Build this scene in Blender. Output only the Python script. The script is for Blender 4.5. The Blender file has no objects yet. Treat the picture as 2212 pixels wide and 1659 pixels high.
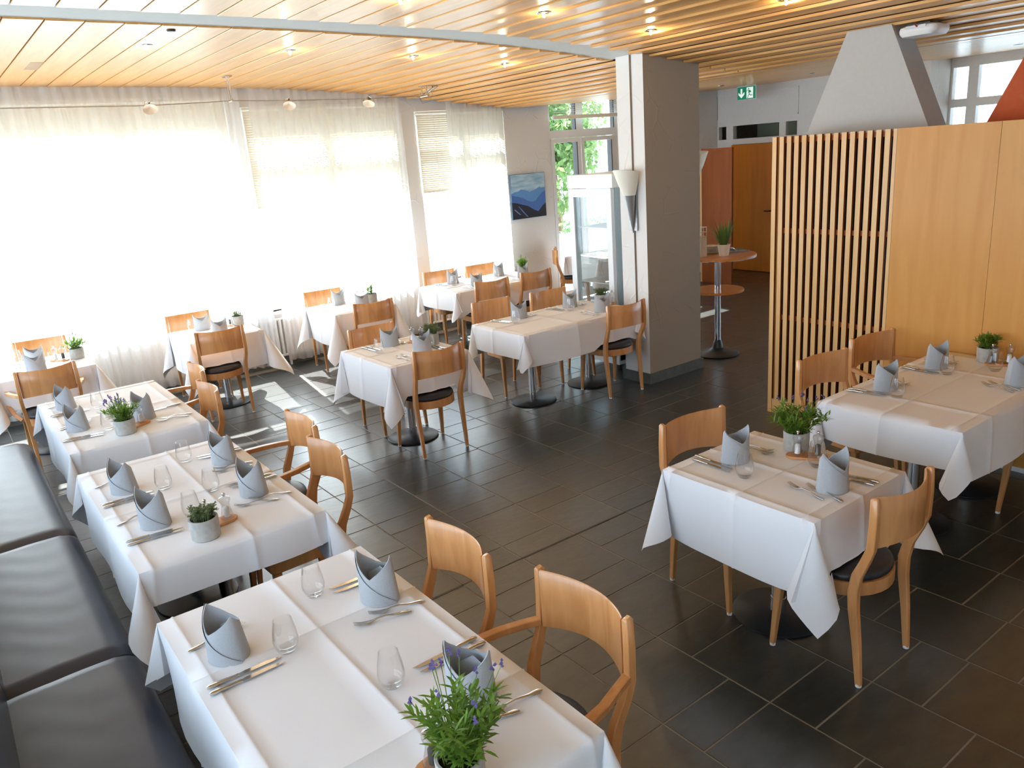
import bpy, bmesh, math, random
from mathutils import Vector, Matrix
R = random.Random(7)
S = bpy.context.scene
COL = S.collection
PI = math.pi

# ------------------------------------------------------------------ camera
cam = bpy.data.cameras.new('camera'); cam.sensor_width = 36.0
cam.lens = 1689.69 / 2212 * 36.0; cam.clip_end = 400; cam.clip_start = 0.02
co = bpy.data.objects.new('camera', cam); COL.objects.link(co)
CR = ((0.79432401, -0.60290586, -0.07452445), (-0.22832841, -0.18261336, -0.95630461), (0.56295249, 0.77663176, -0.28271471))
mw = Matrix.Identity(4)
for i in range(3):
    mw[i][0] = CR[0][i]; mw[i][1] = -CR[1][i]; mw[i][2] = -CR[2][i]
mw[2][3] = 2.25
co.matrix_world = mw
S.camera = co

# ------------------------------------------------------------------ world, sun, exposure
w = bpy.data.worlds.new('world'); S.world = w; w.use_nodes = True
nt = w.node_tree; bg = nt.nodes['Background']
tc = nt.nodes.new('ShaderNodeTexCoord'); sx = nt.nodes.new('ShaderNodeSeparateXYZ'); cr = nt.nodes.new('ShaderNodeValToRGB')
nt.links.new(tc.outputs['Generated'], sx.inputs[0]); nt.links.new(sx.outputs['Z'], cr.inputs[0]); nt.links.new(cr.outputs[0], bg.inputs[0])
cr.color_ramp.elements[0].position = 0.0; cr.color_ramp.elements[0].color = (0.70, 0.85, 1.0, 1)
cr.color_ramp.elements[1].position = 0.8; cr.color_ramp.elements[1].color = (0.50, 0.72, 1.0, 1)
bg.inputs[1].default_value = 10.0
sun = bpy.data.lights.new('sun', 'SUN'); sun.energy = 65.0; sun.angle = 0.009; sun.color = (1.0, 0.985, 0.95)
so = bpy.data.objects.new('sun', sun); COL.objects.link(so)
so.rotation_euler = Vector((-0.13, -0.90, -1.0)).to_track_quat('-Z', 'Y').to_euler()
so.location = (4, 20, 20)
v = S.view_settings; v.view_transform = 'Standard'; v.look = 'None'; v.gamma = 1; v.use_curve_mapping = False
v.exposure = -0.62
c = S.cycles
c.max_bounces = 9; c.diffuse_bounces = 5; c.glossy_bounces = 3; c.transmission_bounces = 4; c.transparent_max_bounces = 16
c.caustics_reflective = False; c.caustics_refractive = False; c.sample_clamp_indirect = 6.0; c.use_denoising = True

# ------------------------------------------------------------------ materials
def srgb(r, g, b):
    f = lambda u: u / 12.92 if u <= 0.04045 else ((u + 0.055) / 1.055) ** 2.4
    return (f(r / 255), f(g / 255), f(b / 255), 1)
MATS = {}
def new_mat(name):
    m = bpy.data.materials.new(name); m.use_nodes = True; MATS[name] = m
    n = m.node_tree.nodes; return m, n, m.node_tree.links, n['Principled BSDF']
def plain(name, col, rough=0.5, metal=0.0, coat=0.0, noise=0.06, nscale=30, bump=0.0, emit=0.0):
    m, n, l, p = new_mat(name)
    t = n.new('ShaderNodeTexCoord'); nz = n.new('ShaderNodeTexNoise'); nz.inputs['Scale'].default_value = nscale; nz.inputs['Detail'].default_value = 3
    l.new(t.outputs['Object'], nz.inputs['Vector'])
    r = n.new('ShaderNodeValToRGB'); l.new(nz.outputs['Fac'], r.inputs[0])
    a = tuple(max(0, x * (1 - noise)) for x in col[:3]) + (1,); b = tuple(min(1, x * (1 + noise)) for x in col[:3]) + (1,)
    r.color_ramp.elements[0].position = 0.3; r.color_ramp.elements[0].color = a; r.color_ramp.elements[1].position = 0.7; r.color_ramp.elements[1].color = b
    l.new(r.outputs[0], p.inputs['Base Color'])
    p.inputs['Roughness'].default_value = rough; p.inputs['Metallic'].default_value = metal; p.inputs['Coat Weight'].default_value = coat
    p.inputs['Coat Roughness'].default_value = 0.15
    if bump:
        bp = n.new('ShaderNodeBump'); bp.inputs['Strength'].default_value = bump; bp.inputs['Distance'].default_value = 0.004
        l.new(nz.outputs['Fac'], bp.inputs['Height']); l.new(bp.outputs[0], p.inputs['Normal'])
    if emit:
        p.inputs['Emission Color'].default_value = col; p.inputs['Emission Strength'].default_value = emit
    return m
def wood(name, dark, light, stretch=(14, 1.2, 14), rough=0.38, coat=0.25, vary=0.10, spec=0.5):
    m, n, l, p = new_mat(name)
    t = n.new('ShaderNodeTexCoord'); mp = n.new('ShaderNodeMapping'); mp.inputs['Scale'].default_value = stretch
    oi = n.new('ShaderNodeObjectInfo'); ml = n.new('ShaderNodeMath'); ml.operation = 'MULTIPLY'; ml.inputs[1].default_value = 37.0
    l.new(oi.outputs['Random'], ml.inputs[0]); cb = n.new('ShaderNodeCombineXYZ')
    l.new(ml.outputs[0], cb.inputs[0]); l.new(ml.outputs[0], cb.inputs[1]); l.new(cb.outputs[0], mp.inputs['Location'])
    l.new(t.outputs['Object'], mp.inputs['Vector'])
    nz = n.new('ShaderNodeTexNoise'); nz.inputs['Scale'].default_value = 2.0; nz.inputs['Detail'].default_value = 5; nz.inputs['Distortion'].default_value = 0.6
    l.new(mp.outputs[0], nz.inputs['Vector'])
    r = n.new('ShaderNodeValToRGB'); l.new(nz.outputs['Fac'], r.inputs[0])
    r.color_ramp.elements[0].position = 0.3; r.color_ramp.elements[0].color = dark; r.color_ramp.elements[1].position = 0.68; r.color_ramp.elements[1].color = light
    hs = n.new('ShaderNodeHueSaturation'); mr = n.new('ShaderNodeMapRange'); mr.inputs['To Min'].default_value = 1 - vary; mr.inputs['To Max'].default_value = 1 + vary
    l.new(oi.outputs['Random'], mr.inputs['Value']); l.new(mr.outputs[0], hs.inputs['Value']); l.new(r.outputs[0], hs.inputs['Color'])
    l.new(hs.outputs[0], p.inputs['Base Color'])
    p.inputs['Roughness'].default_value = rough; p.inputs['Coat Weight'].default_value = coat; p.inputs['Coat Roughness'].default_value = 0.12
    p.inputs['Specular IOR Level'].default_value = spec
    return m
BEECH = wood('beech', srgb(190, 130, 76), srgb(212, 154, 98), (10, 10, 1.6), 0.33, 0.35)
PLANK = wood('plank_veneer', srgb(208, 150, 82), srgb(224, 172, 102), (9, 0.7, 9), 0.33, 0.2, 0.04, 0.4)
PANEL = wood('panel_veneer', srgb(202, 140, 66), srgb(212, 154, 80), (5, 5, 0.5), 0.42, 0.05, 0.03, 0.35)
SLATW = wood('slat_wood', srgb(212, 166, 104), srgb(226, 184, 126), (8, 8, 0.6), 0.4, 0.1, 0.04)
RAILW = plain('rail_wood', srgb(172, 88, 34), 0.5); SLAT_SHADED = plain('slat_side_shade', srgb(122, 62, 26), 0.6)  # slat sides: shade between the slats painted in as a darker brown
DOORW = wood('door_veneer', srgb(200, 116, 14), srgb(214, 130, 22), (5, 5, 0.5), 0.4, 0.1, 0.03)
REDW = wood('partition_veneer', srgb(122, 62, 24), srgb(134, 72, 30), (5, 5, 0.5), 0.6, 0.0, 0.02, 0.2)
TRAYW = wood('tray_wood', srgb(196, 132, 78), srgb(214, 154, 98), (10, 3, 10), 0.5, 0.0, 0.05)
BARW = wood('bar_wood', srgb(190, 112, 42), srgb(208, 132, 56), (3, 14, 3), 0.3, 0.3, 0.03)
LEATHER = plain('black_leather', srgb(38, 38, 44), 0.42, 0, 0, 0.12, 60, 0.15)
BLEATHER = plain('bench_leather', srgb(56, 62, 76), 0.40, 0, 0.0, 0.10, 7, 0.18)
LEATHER.node_tree.nodes['Principled BSDF'].inputs['Specular IOR Level'].default_value = 0.45
CHROME = plain('chrome', (0.62, 0.62, 0.64, 1), 0.12, 1.0, 0, 0.02)
STEEL = plain('steel', (0.58, 0.56, 0.53, 1), 0.16, 1.0, 0, 0.02)
BLACKM = plain('black_metal', srgb(34, 37, 41), 0.42)
NAPKIN = plain('grey_linen', srgb(174, 177, 181), 0.9, 0, 0, 0.05, 220, 0.25)
CONC = plain('concrete', srgb(176, 174, 168), 0.85, 0, 0, 0.12, 40, 0.2)
SOIL = plain('soil', srgb(40, 30, 24), 1.0, 0, 0, 0.4, 160, 0.8)
WHITEP = plain('white_paint', srgb(236, 237, 238), 0.45, 0, 0, 0.01)
WHITEW = plain('white_wall', srgb(240, 240, 238), 0.6, 0, 0, 0.02)
PLASTIC = plain('white_plastic', srgb(238, 238, 236), 0.4, 0, 0, 0.01)
GLIDE = plain('glide_plastic', srgb(236, 236, 238), 0.4, 0, 0, 0.01)
HOOD = plain('grey_hood', srgb(190, 188, 184), 0.75, 0, 0, 0.02)
TERRA = plain('terracotta_plaster', srgb(186, 84, 40), 0.8, 0, 0, 0.05)
BEAM = plain('grey_beam', srgb(222, 222, 216), 0.8, 0, 0, 0.02)
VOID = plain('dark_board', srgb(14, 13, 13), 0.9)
GAPC = plain('ceiling_void', srgb(112, 62, 32), 0.9)
GROUT = plain('grout', srgb(132, 126, 116), 0.9, 0, 0, 0.08, 50)
SKIRT = plain('slate_skirting', srgb(88, 90, 86), 0.6, 0, 0, 0.15, 20)
BLIND = plain('cream_blind', srgb(242, 239, 226), 0.6, 0, 0, 0.02)
PORCEL = plain('cream_ceramic', srgb(226, 208, 184), 0.55, 0, 0, 0.04)
SHADE = plain('lamp_shade', srgb(246, 242, 226), 0.5, 0, 0, 0.01)
GREYM = plain('grey_metal', srgb(150, 150, 152), 0.35, 0.6, 0, 0.02)
FRIDGE = plain('fridge_white', srgb(236, 240, 242), 0.35, 0, 0, 0.01)
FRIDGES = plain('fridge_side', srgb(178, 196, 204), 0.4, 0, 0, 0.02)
RUBBER = plain('black_rubber', srgb(24, 24, 26), 0.6)
CAKE = plain('cake', srgb(206, 140, 74), 0.8, 0, 0, 0.2, 60)
SALT = plain('salt', srgb(244, 244, 244), 0.9); PEPPER = plain('peppercorns', srgb(52, 46, 44), 0.8, 0, 0, 0.5, 400)
GROUT2 = 0
PAVING = plain('pale_paving', srgb(210, 208, 202), 0.9); FACADE = plain('white_facade', srgb(240, 240, 240), 0.8, 0, 0, 0.02)
ASPHALT = plain('road', srgb(150, 152, 156), 0.9); BARK = plain('bark', srgb(96, 76, 58), 0.9, 0, 0, 0.3)
WIRE = plain('lamp_wire', srgb(176, 170, 168), 0.3, 0.6)
PURPLE = plain('lavender_flower', srgb(92, 78, 128), 0.9); CORRID = plain('corridor_wall', srgb(176, 178, 150), 0.9)
BLACKP = plain('black_plastic', srgb(18, 18, 20), 0.5); RED = plain('red_plastic', srgb(200, 30, 40), 0.5)
def leafmat(name, col, vary=0.35):
    m = plain(name, col, 0.55, 0, 0, vary, 90); p = m.node_tree.nodes['Principled BSDF']
    p.inputs['Subsurface Weight'].default_value = 0.0
    n = m.node_tree.nodes; l = m.node_tree.links; tr = n.new('ShaderNodeBsdfTranslucent'); tr.inputs[0].default_value = tuple(min(1, x * 1.5) for x in col[:3]) + (1,)
    mx = n.new('ShaderNodeMixShader'); mx.inputs[0].default_value = 0.35
    l.new(p.outputs[0], mx.inputs[1]); l.new(tr.outputs[0], mx.inputs[2]); l.new(mx.outputs[0], n['Material Output'].inputs[0]); return m
LEAF = leafmat('green_leaf', srgb(104, 138, 48)); LEAFT = leafmat('thyme_leaf', srgb(112, 128, 84)); LEAFD = leafmat('spiky_leaf', srgb(84, 104, 40)); TREEL = leafmat('tree_leaf', srgb(92, 118, 66))
def cloth():
    m, n, l, p = new_mat('white_tablecloth')
    p.inputs['Base Color'].default_value = srgb(240, 240, 243); p.inputs['Roughness'].default_value = 0.75
    t = n.new('ShaderNodeTexCoord'); nz = n.new('ShaderNodeTexNoise'); nz.inputs['Scale'].default_value = 9; nz.inputs['Detail'].default_value = 4
    l.new(t.outputs['Object'], nz.inputs['Vector']); bp = n.new('ShaderNodeBump'); bp.inputs['Strength'].default_value = 0.12; bp.inputs['Distance'].default_value = 0.01
    l.new(nz.outputs['Fac'], bp.inputs['Height']); l.new(bp.outputs[0], p.inputs['Normal'])
    return m
CLOTH = cloth()
def sheer():
    m, n, l, p = new_mat('sheer_curtain')
    df = n.new('ShaderNodeBsdfDiffuse'); df.inputs[0].default_value = srgb(248, 249, 250); tl = n.new('ShaderNodeBsdfTranslucent'); tl.inputs[0].default_value = srgb(250, 251, 252)
    tr = n.new('ShaderNodeBsdfTransparent'); a = n.new('ShaderNodeMixShader'); a.inputs[0].default_value = 0.75; b = n.new('ShaderNodeMixShader'); b.inputs[0].default_value = 0.30
    l.new(df.outputs[0], a.inputs[1]); l.new(tl.outputs[0], a.inputs[2]); l.new(a.outputs[0], b.inputs[1]); l.new(tr.outputs[0], b.inputs[2]); l.new(b.outputs[0], n['Material Output'].inputs[0])
    return m
SHEER = sheer()
def glass(name, tint=(1, 1, 1, 1), refl=0.9, rough=0.0, base=0.02):
    m, n, l, p = new_mat(name)
    tr = n.new('ShaderNodeBsdfTransparent'); tr.inputs[0].default_value = tint; gl = n.new('ShaderNodeBsdfGlossy'); gl.inputs['Roughness'].default_value = rough
    lw = n.new('ShaderNodeLayerWeight'); lw.inputs[0].default_value = 0.5
    pw = n.new('ShaderNodeMath'); pw.operation = 'POWER'; pw.inputs[1].default_value = 3.0; l.new(lw.outputs['Facing'], pw.inputs[0]); lw = pw
    mt = n.new('ShaderNodeMath'); mt.operation = 'MULTIPLY_ADD'; mt.inputs[1].default_value = refl; mt.inputs[2].default_value = base; mt.use_clamp = True
    l.new(lw.outputs[0], mt.inputs[0]); mx = n.new('ShaderNodeMixShader'); l.new(mt.outputs[0], mx.inputs[0]); l.new(tr.outputs[0], mx.inputs[1]); l.new(gl.outputs[0], mx.inputs[2])
    l.new(mx.outputs[0], n['Material Output'].inputs[0]); return m
PANE = glass('window_glass', (0.97, 0.99, 0.98, 1), 0.6); TUMBLER = glass('tumbler_glass', (0.994, 0.996, 0.996, 1), 0.9, 0.03, 0.035); ACRYL = glass('mill_acrylic', (0.93, 0.93, 0.93, 1), 0.9, 0.03, 0.07)
def slate():
    m, n, l, p = new_mat('slate')
    t = n.new('ShaderNodeTexCoord'); oi = n.new('ShaderNodeObjectInfo'); g = n.new('ShaderNodeNewGeometry')
    mp = n.new('ShaderNodeMapping'); mp.inputs['Scale'].default_value = (1.0, 2.4, 1.0); l.new(g.outputs['Position'], mp.inputs['Vector'])
    nz = n.new('ShaderNodeTexNoise'); nz.inputs['Scale'].default_value = 7; nz.inputs['Detail'].default_value = 8; nz.inputs['Roughness'].default_value = 0.62; l.new(mp.outputs[0], nz.inputs['Vector'])
    r = n.new('ShaderNodeValToRGB'); l.new(nz.outputs['Fac'], r.inputs[0])
    r.color_ramp.elements[0].position = 0.32; r.color_ramp.elements[0].color = srgb(32, 37, 38); r.color_ramp.elements[1].position = 0.7; r.color_ramp.elements[1].color = srgb(50, 56, 54)
    hs = n.new('ShaderNodeHueSaturation'); mr = n.new('ShaderNodeMapRange'); mr.inputs['To Min'].default_value = 0.72; mr.inputs['To Max'].default_value = 1.18
    l.new(oi.outputs['Random'], mr.inputs['Value']); l.new(mr.outputs[0], hs.inputs['Value']); l.new(r.outputs[0], hs.inputs['Color']); l.new(hs.outputs[0], p.inputs['Base Color'])
    p.inputs['Roughness'].default_value = 0.36; p.inputs['Specular IOR Level'].default_value = 0.8; p.inputs['Coat Weight'].default_value = 0.45; p.inputs['Coat Roughness'].default_value = 0.26; p.inputs['Coat IOR'].default_value = 1.6
    nz2 = n.new('ShaderNodeTexNoise'); nz2.inputs['Scale'].default_value = 26; nz2.inputs['Detail'].default_value = 6; l.new(mp.outputs[0], nz2.inputs['Vector'])
    ad = n.new('ShaderNodeMath'); ad.operation = 'MULTIPLY_ADD'; ad.inputs[1].default_value = 0.35; l.new(nz2.outputs['Fac'], ad.inputs[0]); l.new(nz.outputs['Fac'], ad.inputs[2])
    bp = n.new('ShaderNodeBump'); bp.inputs['Strength'].default_value = 0.25; bp.inputs['Distance'].default_value = 0.008; l.new(ad.outputs[0], bp.inputs['Height']); l.new(bp.outputs[0], p.inputs['Normal'])
    return m
SLATE = slate()
def plaster(name, col):
    m, n, l, p = new_mat(name)
    t = n.new('ShaderNodeTexCoord'); p.inputs['Base Color'].default_value = col; p.inputs['Roughness'].default_value = 0.8
    nz = n.new('ShaderNodeTexNoise'); nz.inputs['Scale'].default_value = 1.6; l.new(t.outputs['Object'], nz.inputs['Vector'])
    mx = n.new('ShaderNodeMix'); mx.data_type = 'RGBA'; mx.inputs['Factor'].default_value = 0.12; l.new(t.outputs['Object'], mx.inputs['A']); l.new(nz.outputs['Color'], mx.inputs['B'])
    vo = n.new('ShaderNodeTexVoronoi'); vo.feature = 'DISTANCE_TO_EDGE'; vo.inputs['Scale'].default_value = 4.2; l.new(mx.outputs['Result'], vo.inputs['Vector'])
    rr = n.new('ShaderNodeValToRGB'); rr.color_ramp.elements[0].position = 0.0; rr.color_ramp.elements[0].color = (1, 1, 1, 1); rr.color_ramp.elements[1].position = 0.045; rr.color_ramp.elements[1].color = (0, 0, 0, 1)
    l.new(vo.outputs['Distance'], rr.inputs[0])
    nb = n.new('ShaderNodeTexNoise'); nb.inputs['Scale'].default_value = 2.3; l.new(t.outputs['Object'], nb.inputs['Vector'])
    gt = n.new('ShaderNodeMath'); gt.operation = 'GREATER_THAN'; gt.inputs[1].default_value = 0.5; l.new(nb.outputs['Fac'], gt.inputs[0])
    mu = n.new('ShaderNodeMath'); mu.operation = 'MULTIPLY'; l.new(rr.outputs[0], mu.inputs[0]); l.new(gt.outputs[0], mu.inputs[1])
    nf = n.new('ShaderNodeTexNoise'); nf.inputs['Scale'].default_value = 45; l.new(t.outputs['Object'], nf.inputs['Vector'])
    ad = n.new('ShaderNodeMath'); ad.operation = 'MULTIPLY_ADD'; ad.inputs[1].default_value = 0.3; l.new(nf.outputs['Fac'], ad.inputs[0]); l.new(mu.outputs[0], ad.inputs[2])
    bp = n.new('ShaderNodeBump'); bp.inputs['Strength'].default_value = 0.5; bp.inputs['Distance'].default_value = 0.006; l.new(ad.outputs[0], bp.inputs['Height']); l.new(bp.outputs[0], p.inputs['Normal'])
    return m
PLASTER = plaster('grey_plaster', srgb(228, 227, 224)); PLASTER_SHADED = plaster('shaded_plaster', srgb(158, 142, 124))  # second one: pillar plaster darkened in colour for its less lit face
def emis(name, col, s):
    m, n, l, p = new_mat(name); p.inputs['Base Color'].default_value = col; p.inputs['Emission Color'].default_value = col; p.inputs['Emission Strength'].default_value = s; return m
BULB = emis('lit_bulb', (1.0, 0.82, 0.55, 1), 28); EXG = emis('exit_green', srgb(0, 128, 96), 0.55); EXW = emis('exit_white', srgb(235, 245, 240), 0.9)

# ------------------------------------------------------------------ mesh helpers
class G:
    def __init__(s): s.v = []; s.f = []; s.m = []; s.k = 0
    def mat(s, k): s.k = k; return s
    def face(s, *i): s.f.append(tuple(i)); s.m.append(s.k)
    def add(s, vs, fs):
        b = len(s.v); s.v += [tuple(x) for x in vs]
        for q in fs: s.face(*[b + i for i in q])
        return s
    def box(s, x0, y0, z0, x1, y1, z1):
        return s.add([(x0, y0, z0), (x1, y0, z0), (x1, y1, z0), (x0, y1, z0), (x0, y0, z1), (x1, y0, z1), (x1, y1, z1), (x0, y1, z1)],
                     [(0, 3, 2, 1), (4, 5, 6, 7), (0, 1, 5, 4), (1, 2, 6, 5), (2, 3, 7, 6), (3, 0, 4, 7)])
    def loops(s, L, cap=True, closed=True):
        b = len(s.v); n = len(L[0])
        for q in L: s.v += [tuple(x) for x in q]
        for i in range(len(L) - 1):
            for j in range(n if closed else n - 1):
                k = (j + 1) % n; s.face(b + i * n + j, b + i * n + k, b + (i + 1) * n + k, b + (i + 1) * n + j)
        if cap:
            s.face(*[b + j for j in reversed(range(n))]); s.face(*[b + (len(L) - 1) * n + j for j in range(n)])
        return s
    def lathe(s, prof, n=24, cx=0, cy=0, cap=True):
        return s.loops([[(cx + r * math.cos(2 * PI * j / n), cy + r * math.sin(2 * PI * j / n), z) for j in range(n)] for r, z in prof], cap)
    def grid(s, P, nu, nv):
        b = len(s.v)
        for i in range(nu + 1):
            for j in range(nv + 1): s.v.append(tuple(P(i / nu, j / nv)))
        for i in range(nu):
            for j in range(nv):
                a = b + i * (nv + 1) + j; s.face(a, a + nv + 1, a + nv + 2, a + 1)
        return s
    def sweep(s, pts, ws, ds, up=(0, 0, 1), ch=0.2):
        pts = [Vector(p) for p in pts]; L = []; up = Vector(up)
        for i, p in enumerate(pts):
            t = (pts[min(i + 1, len(pts) - 1)] - pts[max(i - 1, 0)]).normalized(); sd = t.cross(up).normalized(); u2 = sd.cross(t).normalized()
            a = ws[i] / 2 if hasattr(ws, '__len__') else ws / 2; d = ds[i] / 2 if hasattr(ds, '__len__') else ds / 2; q = ch * min(a, d)
            L.append([p + sd * x + u2 * y for x, y in ((a - q, -d), (a, -d + q), (a, d - q), (a - q, d), (-a + q, d), (-a, d - q), (-a, -d + q), (-a + q, -d))])
        return s.loops(L)
    def tube(s, pts, r, n=8):
        pts = [Vector(p) for p in pts]; L = []
        for i, p in enumerate(pts):
            t = (pts[min(i + 1, len(pts) - 1)] - pts[max(i - 1, 0)]).normalized(); a = t.orthogonal().normalized() if abs(t.z) > 0.9 else t.cross(Vector((0, 0, 1))).normalized(); b = t.cross(a)
            rr = r[i] if hasattr(r, '__len__') else r
            L.append([p + (a * math.cos(2 * PI * j / n) + b * math.sin(2 * PI * j / n)) * rr for j in range(n)])
        return s.loops(L)
    def prism(s, poly, z0, z1, ch=0.0):
        if ch:
            cx = sum(p[0] for p in poly) / len(poly); cy = sum(p[1] for p in poly) / len(poly)
            sh = lambda p: (p[0] + (cx - p[0]) * ch / max(0.01, math.hypot(cx - p[0], cy - p[1])), p[1] + (cy - p[1]) * ch / max(0.01, math.hypot(cx - p[0], cy - p[1])))
            q = [sh(p) for p in poly]
            return s.loops([[(x, y, z0) for x, y in q], [(x, y, z0 + ch) for x, y in poly], [(x, y, z1 - ch) for x, y in poly], [(x, y, z1) for x, y in q]])
        return s.loops([[(x, y, z0) for x, y in poly], [(x, y, z1) for x, y in poly]])
    def mesh(s, name, mats, smooth=40):
        me = bpy.data.meshes.new(name); me.from_pydata(s.v, [], s.f); me.update()
        if not isinstance(mats, (list, tuple)): mats = [mats]
        for m in mats: me.materials.append(m)
        me.polygons.foreach_set('material_index', s.m)
        bm = bmesh.new(); bm.from_mesh(me); bmesh.ops.recalc_face_normals(bm, faces=bm.faces); bm.to_mesh(me); bm.free()
        if smooth:
            me.polygons.foreach_set('use_smooth', [True] * len(me.polygons)); me.set_sharp_from_angle(angle=math.radians(smooth))
        return me
def link(name, data, parent=None, loc=(0, 0, 0), rot=(0, 0, 0)):
    o = bpy.data.objects.new(name, data); COL.objects.link(o); o.location = loc; o.rotation_euler = rot
    if parent: o.parent = parent
    return o
def tag(o, label=None, cat=None, group=None, kind=None):
    if label: o['label'] = label
    if cat: o['category'] = cat
    if group: o['group'] = group
    if kind: o['kind'] = kind
    return o
def empty(name, label, cat, loc=(0, 0, 0), rz=0, group=None, kind=None):
    return tag(link(name, None, None, loc, (0, 0, rz)), label, cat, group, kind)
def part(name, g, mats, parent, smooth=40, **k): return tag(link(name, g.mesh(name, mats, smooth), parent), k.get('label'), None, None, k.get('kind'))
def struct(name, g, mats, label, cat, parent=None, smooth=0):
    return tag(link(name, g.mesh(name, mats, smooth), parent), label, cat, None, 'structure')
def copy_tree(o, parent=None):
    q = o.copy(); COL.objects.link(q)
    if parent: q.parent = parent
    for ch in list(o.children): copy_tree(ch, q)
    return q

# ------------------------------------------------------------------ floor
fl = struct('floor', G().box(-3.3, -1.5, -0.08, 13.5, 9.05, -0.0022), GROUT, 'dark slate tiled floor with thin pale grout lines', 'floor')
U_ = 0.2073; ROW0 = 1.95; RW = 0.4155
OFF = {-1: .59, 0: .383, 1: .176, 2: .59, 3: .40, 4: .60, 5: .18}
def tilemesh(lx, ly):
    g = 0.004; e = 0.0012
    a = [(-lx / 2 + g, -ly / 2 + g), (lx / 2 - g, -ly / 2 + g), (lx / 2 - g, ly / 2 - g), (-lx / 2 + g, ly / 2 - g)]
    b = [(x * (1 - 2 * e / lx), y * (1 - 2 * e / ly)) for x, y in a]
    m = G().loops([[(x, y, -0.004) for x, y in a], [(x, y, -0.0006) for x, y in a], [(x, y, 0) for x, y in b]]).mesh('tile', SLATE, 0); return m
TM = {1: tilemesh(RW, U_), 2: tilemesh(RW, 2 * U_)}
tiles = []
for r in range(-6, 24):
    x = ROW0 + (r + 0.5) * RW; off = OFF.get(r, 0.176 + U_ * R.randrange(3))
    k = -4
    while True:
        y0 = off + k * 3 * U_
        if y0 > 9.0: break
        for st, ln in ((0, 1), (1, 2)):
            yc = y0 + (st + ln / 2) * U_
            if -1.45 < yc < 8.95 and -0.5 < x < 13.3: tiles.append((x, yc, ln))
        k += 1
def infrustum(x, y):
    dx, dy, dz = x, y, -2.25; a = [r_[0] * dx + r_[1] * dy + r_[2] * dz for r_ in CR]
    if a[2] < 0.3: return None
    px = a[0] / a[2] * 1689.69 + 1106; py = a[1] / a[2] * 1689.69 + 829.5
    return a[2] if -60 < px < 2270 and -60 < py < 1720 else None
def hidden(x, y): return (x < 1.1 and 0.5 < y < 6.4) or (x < 0.2) or (x > 5.4 and y < 3.75)
near = sorted([(infrustum(x, y), x, y, l) for x, y, l in tiles if infrustum(x, y) and not hidden(x, y)])[:298]
keep = {(a[1], a[2]) for a in near}
for d, x, y, ln in near:
    link('tile', TM[ln], fl, (x, y, R.uniform(-0.0004, 0.0004)))
g = G()
for x, y, ln in tiles:
    if (x, y) in keep: continue
    ly = ln * U_; g.box(x - RW / 2 + .004, y - ly / 2 + .004, -0.004, x + RW / 2 - .004, y + ly / 2 - .004, R.uniform(-0.0005, 0.0))
part('remaining_tiles', g, SLATE, fl, 0, kind='stuff', label='distant slate tiles of the floor')
part('expansion_joint', G().box(0.2, 3.2935, -0.005, 5.3, 3.3035, 0.0006), RUBBER, fl, 0, label='dark movement joint across the tiles')

# ------------------------------------------------------------------ ceiling: curved row of planks running along y
PROF = [(-1.2, .93), (.668, .940), (2.4, .913), (3.05, .8925), (3.49, .8825), (3.92, .858), (4.36, .827), (4.79, .7936), (5.225, .7497), (5.66, .70), (6.05, .66), (6.35, .628), (6.63, .60), (6.9, .582), (7.2, .588), (7.4, .602), (8.0, .622), (9, .66), (10, .70), (11.4, .75), (13.6, .80)]
def dzc(x):
    for (a, p), (b, q) in zip(PROF, PROF[1:]):
        if a <= x <= b: return p + (q - p) * (x - a) / (b - a)
    return PROF[0][1]
CZ = lambda x: 2.25 + dzc(x)
g = G(); xs = [-3.4 + i * 0.3 for i in range(57)]
g.loops([[(x, -1.5, CZ(max(-1.1, x)) + 0.075), (x, 9.2, CZ(max(-1.1, x)) + 0.075), (x, 9.2, CZ(max(-1.1, x)) + 0.2), (x, -1.5, CZ(max(-1.1, x)) + 0.2)] for x in xs])
ce = struct('ceiling', g, GAPC, 'curved ceiling carrying rows of pale wood planks', 'ceiling')
rl = [.712 - .231 * k for k in (5, 4, 3, 2, 1)] + [.712, .943, 1.175, 1.415, 1.653, 1.893, 2.138, 2.385, 2.634, 2.89, 3.155, 3.423, 3.693, 3.97, 4.263, 4.583, 4.92, 5.269, 5.64, 6.038, 6.48, 6.97, 7.505, 8.10, 8.70, 9.31, 10.0, 10.7, 11.35]
def xr(r):
    lo, hi = -1.0, 7.1
    for _ in range(50):
        m_ = (lo + hi) / 2
        if m_ / dzc(m_) < r: lo = m_
        else: hi = m_
    return lo
PX = [xr(r) for r in rl] + [6.95]
GAP0, GAP1 = 5.14, 5.54
def plank(x0, x1, y0, y1, step=True):
    c_ = (x0 + x1) / 2; a, b = x0 + .0035, x1 - .0035; ln = y1 - y0
    za, zb = (CZ(c_), CZ(c_)) if step else (CZ(a), CZ(b))
    g = G(); e = .003
    P = [(a - c_, 0.02 + za), (a - c_, za + e), (a - c_ + e, za), (b - c_ - e, zb), (b - c_, zb + e), (b - c_, 0.02 + zb)]
    g.loops([[(x, -ln / 2, z - CZ(c_)) for x, z in P], [(x, ln / 2, z - CZ(c_)) for x, z in P]])
    link('plank', g.mesh('plank', PLANK, 0), ce, (c_, (y0 + y1) / 2, CZ(c_)))
for i in range(len(PX) - 1):
    a, b = PX[i], PX[i + 1]
    plank(a, b, -1.45, GAP0)
    plank(a, b, GAP1 if (a + b) / 2 < 5.5 else GAP0 + .012, 8.97)
x = 6.95
while x < 11.2:
    plank(x, x + .2, -1.45, GAP0, False); plank(x, x + .2, GAP1 - .39, 8.97, False); x += .2
g = G()
xs2 = [-0.6 + i * 0.25 for i in range(25)]
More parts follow.
